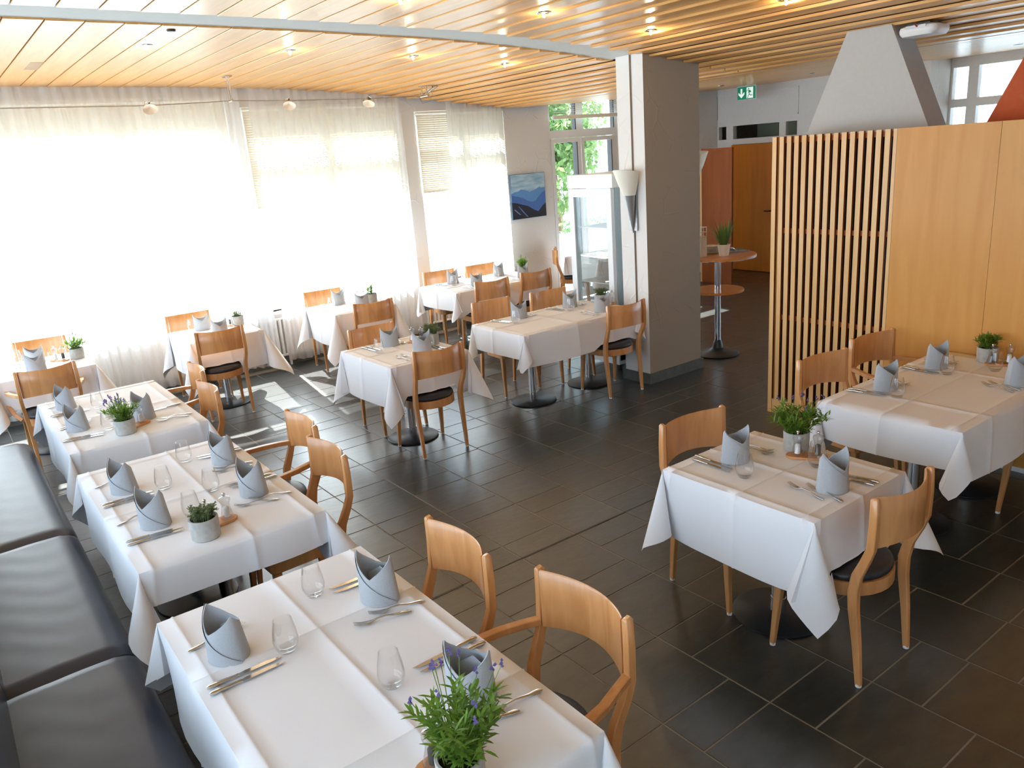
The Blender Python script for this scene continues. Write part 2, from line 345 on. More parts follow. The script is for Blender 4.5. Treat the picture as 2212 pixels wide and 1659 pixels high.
g.loops([[(x, GAP0 - .03, CZ(max(x, -1)) + .012), (x, GAP1 + .03, CZ(max(x, -1)) + .012), (x, GAP1 + .03, CZ(max(x, -1)) + .07), (x, GAP0 - .03, CZ(max(x, -1)) + .07)] for x in xs2 if x < 5.42])
struct('trim_1', g, BEAM, 'flush grey beam strip running between the two fields of ceiling planks', 'beam')
struct('ceiling_bench', G().box(-3.3, -1.5, 3.17, PX[0] - .004, 9.05, 3.2), WHITEW, 'plain pale ceiling strip on the bench side of the planks', 'ceiling')
# vent slots, sensor, hatch
g = G()
for k in range(15):
    y = 7.30 + k * .032; g.box(1.00, y, CZ(1.05) - .0015, 1.10, y + .006, CZ(1.05) + .002)
part('vent_slots', g, PORCEL, ce, 0, kind='stuff')

# ------------------------------------------------------------------ walls
YW = 9.05
g = G()
def wallbox(x0, x1, z0, z1): g.box(x0, YW, z0, x1, YW + .25, z1)
for a, b, z0, z1 in ((-3.4, -.35, 0, 3.4), (-.35, 3.0, 0, .66), (3.0, 3.16, 0, 3.4), (3.16, 5.12, 0, .66), (5.12, 5.36, 0, 3.4), (5.36, 6.76, 0, .66), (6.76, 7.56, 0, 3.4), (7.56, 8.95, 3.0, 3.4), (8.95, 13.5, 0, 3.4), (-.35, 3.0, 3.06, 3.4), (3.16, 5.12, 2.95, 3.4), (5.36, 6.76, 2.84, 3.4)):
    wallbox(a, b, z0, z1)
struct('wall_back', g, PLASTER, 'pale grey textured plaster wall between the windows, mountain picture on it', 'wall')
g = G(); g.box(-3.4, -1.6, 0, -3.3, 9.2, .5).box(-3.4, -1.6, 2.95, -3.3, 9.2, 3.4)
for y, d in ((-1.6, .3), (1.2, .2), (3.9, .2), (6.6, .2), (8.9, .3)): g.box(-3.4, y, .5, -3.3, y + d, 2.95)
struct('wall_left', g, WHITEW, 'white window wall on the bench side of the room', 'wall')
struct('wall_near', G().box(-3.4, -1.7, 0, 13.5, -1.5, 3.4), WHITEW, 'plain white wall behind the viewer', 'wall')
# far wall with door, transom lights and glazed screen (x = 11.3)
XF = 11.3
g = G()
fk = [0]
def fw(y0, y1, z0, z1): fk[0] += 1; g.box(XF + .0004 * fk[0], y0, z0, XF + .1 - .0004 * fk[0], y1, z1)
fw(8.74, 9.05, 0, 2.19); fw(7.5, 7.66, 0, 2.19); fw(-1.6, 7.5, 0, .4); fw(7.66, 8.74, 2.1, 2.19)
fw(5.22, 7.5, .4, 3.2); fw(7.5, 9.05, 2.4, 3.2); fw(9.03, 9.05, 2.19, 2.4); fw(8.73, 8.87, 2.19, 2.4); fw(7.72, 7.84, 2.19, 2.4); fw(7.5, 7.52, 2.19, 2.4)
fw(-1.6, 5.22, 2.88, 3.2); fw(-1.6, 5.22, 2.385, 2.487); fw(4.906, 5.03, .4, 2.88); fw(3.9, 4.02, .4, 2.88); fw(2.6, 2.7, .4, 2.88); fw(1.0, 1.1, .4, 2.88); fw(-1.6, -.8, .4, 2.88)
g.box(XF - .012, 7.5, 2.50, XF, 9.06, 2.515).box(XF - .012, 7.5, 2.895, XF, 9.06, 2.907).box(XF - .012, 9.05, 2.5, XF, 9.06, 2.9).box(XF - .012, 7.5, 2.5, XF, 7.51, 2.9)
struct('wall_far', g, WHITEW, 'white panelled wall with small transom panes at the far end', 'wall')
g = G()
for a, b in ((8.87, 9.03), (7.84, 8.73), (7.52, 7.72)): g.box(XF + .05, a, 2.19, XF + .055, b, 2.4)
struct('window_5', g, PANE, 'row of small transom panes above the wooden door', 'window')
g = G()
for a, b in ((5.03, 5.22), (4.02, 4.906), (2.7, 3.9), (1.1, 2.6)):
    g.box(XF + .05, a, 2.487, XF + .055, b, 2.88); g.box(XF + .05, a, .4, XF + .055, b, 2.385)
struct('window_6', g, PANE, 'white framed interior glazing showing a curtained room beyond', 'window')
# corridor and curtained room behind the far wall
g = G(); g.box(12.4, 5.9, 0, 12.5, 9.3, 3.2).box(11.4, 5.8, 0, 12.5, 5.9, 3.2).box(11.4, 5.8, 3.2, 12.5, 9.3, 3.3).box(11.4, 9.05, 0, 12.4, 9.3, 3.2)
struct('wall_corridor', g, CORRID, 'dim olive corridor walls seen through the transom panes', 'wall')
struct('ceiling_annex', G().box(11.4, -1.6, 3.2, 13.6, 5.8, 3.3), WHITEW, 'white ceiling of the curtained room beyond the glazing', 'ceiling')
def curtain(x0, y0, x1, y1, z0, ztop, folds, amp, seed, name='curtain', mat=SHEER, seg=8, nz=10):
    rr = random.Random(seed); n = folds * seg; d = Vector((x1 - x0, y1 - y0, 0)); L_ = d.length; d.normalize(); nn = Vector((-d.y, d.x, 0))
    ph = [rr.uniform(-.35, .35) for _ in range(folds + 2)]; am = [rr.uniform(.55, 1.25) for _ in range(folds + 2)]
    def P(u, v_):
        k = u * folds; i = int(min(k, folds - 1)); t = k - i
        a = am[i] * (1 - t) + am[i + 1] * t; off = math.sin(2 * PI * k + ph[i] * (1 - t) + ph[i + 1] * t) * amp * a * (0.75 + 0.4 * v_) + .012 * math.sin(k * 1.7 + v_ * 3 + seed)
        p = Vector((x0, y0, 0)) + d * (u * L_) + nn * off; zt = ztop(p.x) if callable(ztop) else ztop
        return (p.x, p.y, zt + (z0 + .012 * math.sin(k * 2.1) - zt) * v_)
    return G().grid(P, n, nz).mesh(name, mat, 180)
tag(link('curtain', curtain(12.6, 5.7, 12.6, -1.5, .05, 2.95, 40, .05, 5)), 'sheer white curtain in the room beyond the glazed screen', 'curtain')
# door
dr = empty('door_1', 'orange brown wooden door in the far white wall', 'door', (XF, 8.2, 0), 0, None, 'structure')
part('door_leaf', G().box(-.03, -.54, .01, .04, .54, 2.095), DOORW, dr, 0)
part('door_handle', G().tube([(-.03, -.26, 1.02), (-.08, -.26, 1.02), (-.08, -.16, 1.02)], .010), BLACKP, dr)
pt = empty('partition_panel', 'reddish brown wooden partition panel beside the far door', 'partition', (10.08, 8.1, 0))
part('panel', G().box(-.02, -.31, .0, .02, .27, 2.05), REDW, pt, 0); part('edge_strip', G().box(-.022, .27, 0, .022, .30, 2.06), SLATW, pt, 0); part('top_rail', G().box(-.022, -.31, 2.05, .022, .27, 2.085), REDW, pt, 0)
# grey pillar at the glazed screen
struct('column_far', G().box(10.75, 5.25, 0, 11.3, 5.62, 3.2), PLASTER, 'narrow grey pillar beside the white glazed screen', 'pillar')
# main column
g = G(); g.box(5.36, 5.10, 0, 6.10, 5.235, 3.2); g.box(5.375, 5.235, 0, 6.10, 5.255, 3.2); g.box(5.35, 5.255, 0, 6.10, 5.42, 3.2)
cl = struct('column', g, [PLASTER, PLASTER_SHADED], 'thick grey plastered pillar carrying the cone wall lamp', 'pillar')
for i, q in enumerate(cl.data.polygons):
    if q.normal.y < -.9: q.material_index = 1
g = G(); g.box(5.335, 5.08, 0, 6.12, 5.45, .10); struct('baseboard_column', g, SKIRT, 'grey slate skirting around the plastered pillar', 'baseboard')
g = G(); g.box(6.76, YW - .02, 0, 7.56, YW, .1).box(-.5, YW - .02, 0, 6.76, YW, .12); struct('baseboard_back', g, SKIRT, 'slate skirting along the window wall', 'baseboard')

# ------------------------------------------------------------------ windows
def window(name, label, x0, x1, z0, z1, ver, hor):
    e = empty(name, label, 'window', ((x0 + x1) / 2, YW + .12, 0), 0, None, 'structure'); cx = (x0 + x1) / 2
    def bar(a, b, c_, d_, nm='frame'): part(nm, G().box(a - cx, -.035, c_, b - cx, .035, d_), WHITEP, e, 0)
    bar(x0, x1, z0, z0 + .06); bar(x0, x1, z1 - .06, z1); bar(x0, x0 + .06, z0 + .06, z1 - .06); bar(x1 - .06, x1, z0 + .06, z1 - .06)
    for a in ver: bar(a - .045, a + .045, z0 + .06, z1 - .06, 'mullion')
    for b in hor: bar(x0 + .06, x1 - .06, b - .045, b + .045, 'transom')
    vs = [x0 + .06] + sorted(ver) + [x1 - .06]; hs = [z0 + .06] + sorted(hor) + [z1 - .06]
    for a, b in zip(vs, vs[1:]):
        for c_, d_ in zip(hs, hs[1:]):
            part('pane', G().box(a + (.03 if a in ver else 0) - cx, -.004, c_ + (.03 if c_ in hor else 0), b - (.03 if b in ver else 0) - cx, .004, d_ - (.03 if d_ in hor else 0)), PANE, e, 0)
    return e
window('window_1', 'wide window behind the sheer curtain by the bench end', -.35, 3.0, .66, 3.06, [.75, 1.9], [2.45])
window('window_2', 'window behind the second sheer curtain', 3.16, 5.12, .66, 2.95, [4.14], [2.45])
window('window_3', 'window with half lowered cream blind beside the picture wall', 5.36, 6.76, .66, 2.84, [6.06], [2.45])
for a, b, nm in ((-.35, 3.0, 'window_sill'), (3.16, 5.12, 'window_sill'), (5.36, 6.76, 'window_sill')):
    tag(link('trim_2', G().box(a, YW - .05, .63, b, YW + .1, .66).mesh('sill', WHITEP, 0)), 'white window sill over the radiator', 'sill', 'window sills', 'structure')
# glazed door unit right of the picture
e = empty('window_4', 'white framed glazed door with transom light, trees behind it', 'window', (8.255, YW + .06, 0), 0, None, 'structure')
def bar(nm, x0, x1, z0, z1, d=.035, m=WHITEP): return part(nm, G().box(x0 - 8.255, -d, z0, x1 - 8.255, d, z1), m, e, 0)
bar('frame', 7.56, 7.60, 0, 3.0); bar('frame', 8.88, 8.95, 0, 3.0); bar('frame', 7.60, 8.88, 2.40, 2.51); bar('frame', 7.60, 8.88, 2.93, 3.0); bar('mullion', 8.10, 8.24, 2.51, 2.93)
for a, b in ((7.60, 8.175), (8.185, 8.88)):
    bar('sash', a, a + .055, .02, 2.395, .045); bar('sash', b - .07, b, .02, 2.395, .045); bar('sash', a + .055, b - .07, 2.335, 2.395, .045); bar('sash', a + .055, b - .07, .02, .16, .045)
    bar('pane', a + .055, b - .07, .16, 2.335, .004, PANE); bar('seal', b - .085, b - .07, .16, 2.335, .047, BLACKP)
bar('pane', 7.60, 8.10, 2.51, 2.93, .004, PANE); bar('pane', 8.24, 8.88, 2.51, 2.93, .004, PANE); bar('seal', 8.085, 8.10, 2.51, 2.93, .037, BLACKP); bar('seal', 8.865, 8.88, 2.51, 2.93, .037, BLACKP)

# venetian blinds: every slat a part
def blind(x0, x1, ztop, zbot, y, pitch, tilt, label, wide=.029, bot=.03):
    b = empty('venetian_blind', label, 'blind', ((x0 + x1) / 2, y, ztop), 0, 'cream venetian blinds'); W = x1 - x0
    part('head_rail', G().box(-W / 2, -.015, -.03, W / 2, .015, 0), BLIND, b, 0); c_, s_ = math.cos(tilt), math.sin(tilt)
    me = G().loops([[(sx_ * W / 2, -wide / 2 * c_, -wide / 2 * s_), (sx_ * W / 2, 0, .0025), (sx_ * W / 2, wide / 2 * c_, wide / 2 * s_), (sx_ * W / 2, wide / 2 * c_, wide / 2 * s_ - .0012), (sx_ * W / 2, 0, .0013), (sx_ * W / 2, -wide / 2 * c_, -wide / 2 * s_ - .0012)] for sx_ in (-1, 1)]).mesh('slat', BLIND, 0)
    z = ztop - .05
    while z > zbot + bot: link('slat', me, b, (0, 0, z - ztop)); z -= pitch
    part('bottom_rail', G().box(-W / 2, -.014, zbot - ztop, W / 2, .014, zbot - ztop + bot), BLIND, b, 0)
    for q in (-.32, .32): part('cord', G().tube([(q * W, -.016, 0), (q * W, -.016, zbot - ztop)], .0018, 5), PLASTIC, b)
blind(-.3, 2.98, 3.055, 2.58, 9.03, .026, 1.25, 'short lowered cream blind behind the first sheer curtain')
blind(3.17, 5.1, 2.945, 1.85, 9.03, .026, 1.25, 'cream blind glimpsed in the gap between the two wide sheer curtains')
blind(5.37, 6.74, 2.835, 1.83, 9.03, .026, 1.22, 'half lowered cream blind right of the narrow grey window pier')
blind(7.6, 8.92, 2.95, 2.66, 8.99, .03, .15, 'raised cream blind at the top of the glazed door', .024, .05)
# curtains
cz = lambda x: CZ(max(x, -1)) - .005
tag(link('curtain', curtain(-.3, 8.93, 3.12, 8.93, .06, cz, 34, .028, 1)), 'wide sheer white curtain left of the hanging wire lamp bracket', 'curtain', 'sheer window curtains')
tag(link('curtain', curtain(3.22, 8.93, 5.10, 8.93, .06, cz, 19, .026, 2)), 'sheer white curtain between blind gap and narrow grey pier', 'curtain', 'sheer window curtains')
tag(link('curtain', curtain(5.76, 8.93, 6.66, 8.93, .06, cz, 11, .030, 3)), 'narrow sheer cream curtain beside the mountain picture', 'curtain', 'sheer window curtains')
# radiators
def radiator(x0, x1, label):
    r = empty('radiator', label, 'radiator', ((x0 + x1) / 2, 9.01, 0), 0, 'white tube radiators'); n = int((x1 - x0) / .055)
    for k in range(n):
        x = x0 + (k + .5) * .055 - (x0 + x1) / 2; part('tube', G().tube([(x, 0, .12), (x, 0, .58)], .017, 8), WHITEP, r)
    part('header', G().tube([(-(x1 - x0) / 2, 0, .13), ((x1 - x0) / 2, 0, .13)], .016, 8), WHITEP, r); part('header', G().tube([(-(x1 - x0) / 2, 0, .57), ((x1 - x0) / 2, 0, .57)], .016, 8), WHITEP, r)
    for q in (-.3, .3): part('foot', G().box(q * (x1 - x0) - .012, -.012, 0, q * (x1 - x0) + .012, .012, .13), WHITEP, r, 0)
radiator(2.35, 3.5, 'white tube radiator showing in the gap between the wide curtains')
radiator(5.2, 6.5, 'white tube radiator under the blind beside the picture wall')

# ------------------------------------------------------------------ outdoors
tag(link('ground', G().box(-30, 9.3, -.5, 60, 80, -.35).mesh('ground', PAVING, 0)), 'pale paved ground outside the windows', 'ground', None, 'structure')
tag(link('road', G().box(-30, 19, -.35, 60, 24, -.33).mesh('road', ASPHALT, 0)), 'grey road beyond the glazed door', 'road', None, 'structure')
b = empty('building', 'white house across the road behind the glazed door', 'building', (32, 30, -.35))
part('wall', G().box(-2.2, 0, 0, 9, 8, 9), FACADE, b, 0); part('roof', G().prism([(-2.5, -.3), (9.3, -.3), (9.3, 8.3), (-2.5, 8.3)], 9, 9.4), HOOD, b, 0)
for k in range(3):
    wf = part('window', G().box(0 + k * 2.6, -.05, 1.2, 1.1 + k * 2.6, .02, 2.6), WHITEP, b, 0); part('pane', G().box(.08 + k * 2.6, -.06, 1.28, 1.02 + k * 2.6, -.04, 2.52), GREYM, wf, 0)
def leafcloud(n, fn, size, rr, asp=1.0):
    g = G()
    for _ in range(n):
        p = Vector(fn(rr)); a = Vector((rr.gauss(0, 1), rr.gauss(0, 1), rr.gauss(0, 1))).normalized(); b_ = a.orthogonal().normalized(); s_ = size * rr.uniform(.6, 1.3)
        q = a.cross(b_); g.add([p - b_ * s_ * asp, p - q * s_ * .5, p + b_ * s_ * asp, p + q * s_ * .5], [(0, 1, 2, 3)])
    return g
def tree(x, y, h, r, label, seed):
    t = empty('tree', label, 'tree', (x, y, -.35), 0, 'trees outside the glazed door'); rr = random.Random(seed)
    part('trunk', G().tube([(0, 0, 0), (.05, 0, h * .3), (0, .05, h * .6)], [.16, .12, .06], 8), BARK, t)
    cs = [(rr.gauss(0, r * .45), rr.gauss(0, r * .45), h * .62 + rr.gauss(0, r * .5), r * rr.uniform(.4, .6)) for _ in range(11)]
    def fn(q):
        c_ = q.choice(cs); d = Vector((q.gauss(0, 1), q.gauss(0, 1), q.gauss(0, 1))).normalized() * c_[3] * q.uniform(.6, 1.05); return (c_[0] + d.x, c_[1] + d.y, c_[2] + d.z)
    part('crown', leafcloud(6500, fn, .085, rr), TREEL, t, 0, kind='stuff')
tree(11.75, 14.0, 4.4, 1.15, 'leafy green tree close outside the glazed door', 3); tree(19.2, 23.4, 6.6, 1.9, 'taller green tree farther off behind the near tree', 4)
pb = empty('planter', 'long white planter with flowering plants outside the glazed door', 'planter', (11.2, 12.4, -.35))
part('trough', G().box(-2, -.25, 0, 2, .25, .95), FACADE, pb, 0)
part('flowers', leafcloud(500, lambda q: (q.uniform(-1.9, 1.9), q.uniform(-.2, .2), .95 + q.uniform(0, .25)), .05, random.Random(9)), [TREEL], pb, 0, kind='stuff')

# ------------------------------------------------------------------ divider with slats
dv = empty('room_divider', 'tall light wood divider with vertical slat screen and smooth panels', 'divider', (5.385, 2.8, 0))
for k in range(15):
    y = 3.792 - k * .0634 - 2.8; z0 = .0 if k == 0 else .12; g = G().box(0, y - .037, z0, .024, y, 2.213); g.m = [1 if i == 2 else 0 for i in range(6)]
    part('slat', g, [SLATW, SLAT_SHADED], dv, 0)
for z in (.80, 1.49, 2.165): part('rail', G().box(.025, .02, z, .045, .95, z + .036), RAILW, dv, 0)
part('base_board', G().box(.004, .02, 0, .05, .955, .12), SLATW, dv, 0)
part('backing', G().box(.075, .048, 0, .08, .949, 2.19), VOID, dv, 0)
part('edge_strip', G().box(0, .021, 0, .06, .046, 2.213), SLATW, dv, 0)
for a, b in ((-.624 + .002, .019), (-1.75, -.624), (-2.9, -1.752)): part('panel', G().box(0, a, .035, .04, b, 2.213), PANEL, dv, 0)
part('plinth', G().box(.004, -2.9, 0, .04, .019, .035), WHITEP, dv, 0, label='pale strip along the bottom')
part('side_return', G().box(.0245, .95, 0, .40, .992, 2.213), PANEL, dv, 0)
# chimney hoods
def hood(name, x, yc, b0, t0, z0, dpt, m, label, zt):
    hb = link(name, G().loops([[(x, yc - b0, z0), (x + dpt, yc - b0, z0), (x + dpt, yc + b0, z0), (x, yc + b0, z0)], [(x, yc - t0, zt), (x + dpt, yc - t0, zt), (x + dpt, yc + t0, zt), (x, yc + t0, zt)]]).mesh(name, m, 0)); tag(hb, label, 'hood'); return hb
hood('extractor_hood', 5.87, 3.335, .594, .168, 1.95, .26, HOOD, 'pale grey tapering chimney hood above the slat screen', 2.925)
hood('extractor_hood', 5.87, 1.62, .977, .50, 1.95, .26, TERRA, 'terracotta coloured tapering hood at the edge above the wood panels', 2.925)

# ------------------------------------------------------------------ bench
bn = empty('banquette_bench', 'long dark blue black leather bench along the window side tables', 'bench', (0, 0, 0))
def cushion(y0, y1, nm='seat_cushion'):
    rr = random.Random(int(y0 * 10)); x0, x1 = -.20, .335
    def P(u, v_):
        y = y0 + .004 + (y1 - y0 - .008) * v_; e = min(v_, 1 - v_) * (y1 - y0); ed = min(1, e / .03); dz = -.018 * (1 - ed) ** 2
        if u < .72:
            x = x0 + (x1 - .07 - x0) * u / .72; z = .452 + .010 * math.sin(PI * u) * ed + .0008 * math.sin(y * 31 + 4 * math.sin(x * 9)) * math.sin(PI * u / .72) * ed
        else:
            a = (u - .72) / .28 * PI * .55; x = x1 - .07 + .07 * math.sin(a); z = .452 - .07 + .07 * math.cos(a)
        return (x, y, z + dz)
    g = G().grid(P, 26, 40)
    g.box(x0, y0 + .004, .30, x1 - .012, y1 - .004, .385)
    part(nm, g, BLEATHER, bn, 50)
for a, b in ((4.63, 6.70), (3.19, 4.63), (1.75, 3.19), (.6, 1.75)): cushion(a, b)
for a, b in ((4.63, 6.70), (3.19, 4.63), (1.75, 3.19), (.6, 1.75)):
    part('backrest', G().loops([[(-.12, y, .43), (-.145, y, .66), (-.175, y, .86), (-.2, y, .885), (-.25, y, .88), (-.27, y, .43)] for y in (a + .004, b - .004)]), BLEATHER, bn, 50)
part('base', G().box(-.25, .6, 0, .28, 6.66, .30), VOID, bn, 0)

# ------------------------------------------------------------------ chairs (template built once)
def arcpts(n, w_, sag, y0): return [(w_ * (2 * i / n - 1), y0 - sag * (1 - (2 * i / n - 1) ** 2)) for i in range(n + 1)]
SEAT = [(-.2 + .0, -.02)] + [(.2 * math.cos(PI + PI * i / 14), -.02 + .185 * math.sin(PI + PI * i / 14)) for i in range(1, 14)] + [(.2, -.02), (.207, .15), (.205, .185), (.185, .205), (0, .212), (-.185, .205), (-.205, .185), (-.207, .15)]
CH = {}
g = G(); inn = [(x * .86, y * .86) for x, y in SEAT]
g.loops([[(x, y, .385) for x, y in inn], [(x, y, .385) for x, y in SEAT], [(x, y, .445) for x, y in SEAT], [(x, y, .445) for x, y in inn]], cap=False)
g.add([(x, y, .445) for x, y in inn], [tuple(range(len(inn)))]); CH['seat_frame'] = g.mesh('seat_frame', BEECH, 35)
sc_ = lambda k: [(x * k, y * k) for x, y in SEAT]
CH['seat_cushion'] = G().loops([[(x, y, z) for x, y in sc_(k)] for k, z in ((.95, .446), (.975, .458), (.955, .474), (.85, .486), (.55, .493), (.2, .495))]).mesh('seat_cushion', LEATHER, 70)
yb = -.235
g = G(); A = arcpts(16, .198, .062, yb); L = []
for x, y in A:
    nx, ny = -x * .6, 1; q = math.hypot(nx, ny); nx, ny = nx / q * .012, ny / q * .012; k = abs(x) / .198
    zt = .873 - .010 * (1 - k ** 2) + .004; zb = .655 + .012 * (1 - k * k)
    L.append([(x, y, zb), (x, y, (zb + zt) / 2), (x, y, zt - .006), (x + nx * .5, y + ny * .5, zt), (x + nx, y + ny, zt - .006), (x + nx, y + ny, (zb + zt) / 2), (x + nx, y + ny, zb)])
CH['backrest'] = g.loops(L).mesh('backrest', BEECH, 50)
def legmesh(path, ws, ds): return G().sweep(path, ws, ds, (0, 1, 0)).mesh('leg', BEECH, 40)
def glide(x, y): return G().lathe([(.010, 0), (.013, .002), (.013, .014), (.011, .016)], 12, x, y).mesh('foot_cap', GLIDE, 40)
LEGS = []
for s in (-1, 1):
    LEGS.append((legmesh([(s * .195, -.205, .012), (s * .197, -.188, .2), (s * .199, -.168, .36), (s * .201, -.165, .44), (s * .206, -.180, .52), (s * .214, -.215, .60), (s * .216, -.236, .66), (s * .214, -.240, .77), (s * .212, -.238, .872), (s * .211, -.236, .88)], [.022, .027, .031, .032, .030, .028, .026, .026, .025, .015], [.024, .032, .040, .044, .040, .036, .034, .033, .030, .02]), glide(s * .195, -.205)))
    LEGS.append((legmesh([(s * .205, .205, .012), (s * .200, .190, .2), (s * .192, .178, .385)], [.022, .030, .040], [.022, .030, .040]), glide(s * .205, .205)))
def armmesh(s):
    p = [(.214, -.225, .672), (.236, -.16, .672), (.262, -.08, .668), (.276, .01, .664), (.276, .09, .660), (.262, .15, .656), (.240, .185, .653)]
    g = G().sweep([(s * x, y, z) for x, y, z in p], [.030, .030, .031, .034, .036, .036, .028], [.026, .026, .026, .026, .026, .026, .022])
    q = [(.266, .10, .645), (.288, .115, .60), (.288, .10, .54), (.262, .06, .47), (.222, .02, .42)]
    g.sweep([(s * x, y, z) for x, y, z in q], .028, .030, (0, 1, 0)); return g.mesh('armrest', BEECH, 40)
ARMS = [armmesh(-1), armmesh(1)]
def chair_template(arms):
    c_ = link('dining_chair' if not arms else 'armchair', None)
    link('seat_frame', CH['seat_frame'], c_); link('seat_cushion', CH['seat_cushion'], c_)['label'] = 'black leather seat cushion'; link('backrest', CH['backrest'], c_)
    for lm, gm in LEGS: l_ = link('leg', lm, c_); link('foot_cap', gm, l_)['label'] = 'white plastic foot cap'
    if arms:
        for a in ARMS: link('armrest', a, c_)
    return c_
SEATS = []
first = {}
def chair(x, y, deg, label, arms=False):
    if arms not in first: o = first[arms] = chair_template(arms)
    else: o = copy_tree(first[arms])
    o.location = (x, y, 0); o.rotation_euler = (0, 0, math.radians(deg)); SEATS.append((x, y, math.radians(deg)))
    tag(o, label, 'armchair' if arms else 'chair', 'beech dining chairs')
W_ = 'beech chair with black cushion '
T1, T2, T3, T4, T5, T6, T7, T8, T9, T10, T11 = ('nearest bench table', 'middle bench table', 'farthest bench table', 'window table past the bench', 'window table left of radiator', 'window table right of radiator', 'long table under the picture', 'small table in mid floor', 'long table by the pillar', 'small table nearest the slats', 'long table against the divider')
chair(1.135, 2.342, 88, W_ + 'at the aisle side of the nearest bench table')
chair(1.21, 1.711, 90, 'beech armchair with curved back closest to the viewer at nearest bench table', True)
chair(1.29, 4.221, 89, 'beech armchair at the aisle side of the middle bench table', True)
chair(1.20, 3.661, 90, W_ + 'without arms at the middle bench table')
chair(1.225, 6.106, 87, 'beech armchair at the window end of the farthest bench table', True)
chair(1.12, 5.437, 90, W_ + 'without arms at the farthest bench table')
chair(.583, 7.45, 1, 'beech armchair seen from behind at the window table past the bench', True)
chair(.688, 8.446, 173, W_ + 'against the curtain at the window table past the bench')
chair(2.073, 7.674, -4, W_ + 'seen from behind, window table left of the radiator')
chair(2.10, 8.455, 178, W_ + 'against the curtain, left of the radiator')
chair(3.66, 7.625, -4, W_ + 'seen from behind, window table right of the radiator')
chair(3.63, 8.455, 175, W_ + 'against the curtain, right of the radiator')
chair(5.16, 7.565, -6, W_ + 'from behind, left of two, long table under the picture')
chair(5.84, 7.62, -3, W_ + 'from behind, right of two, long table under the picture')
chair(5.215, 8.395, 176, W_ + 'window side by the pier, long table under the picture')
chair(5.83, 8.34, 177, W_ + 'window side, picture end, long table under the picture')
chair(3.02, 5.985, 180, W_ + 'on far side of the small table in mid floor')
chair(2.98, 5.265, -2, W_ + 'seen from behind at the small table in mid floor')
chair(4.363, 6.04, 179, W_ + 'far side, window end, long table by the pillar')
chair(5.02, 5.955, 177, W_ + 'far side, fridge end, long table by the pillar')
chair(4.99, 5.25, -4, W_ + 'seen from behind, touching the pillar side of the long table')
chair(7.50, 8.60, -128, W_ + 'turned sideways by the glazed door behind the fridge')
chair(2.975, 2.32, 175, W_ + 'on far side of the small table nearest the slats')
chair(2.905, 1.645, 0, W_ + 'on near side of the small table nearest the slats')
chair(4.383, 2.47, 172, W_ + 'before the slats at the long table against the divider')
chair(5.033, 2.50, 172, 'beech armchair beside the slats at the long table against the divider', True)
chair(4.91, 1.515, 0, W_ + 'on near side of the long table against the divider')

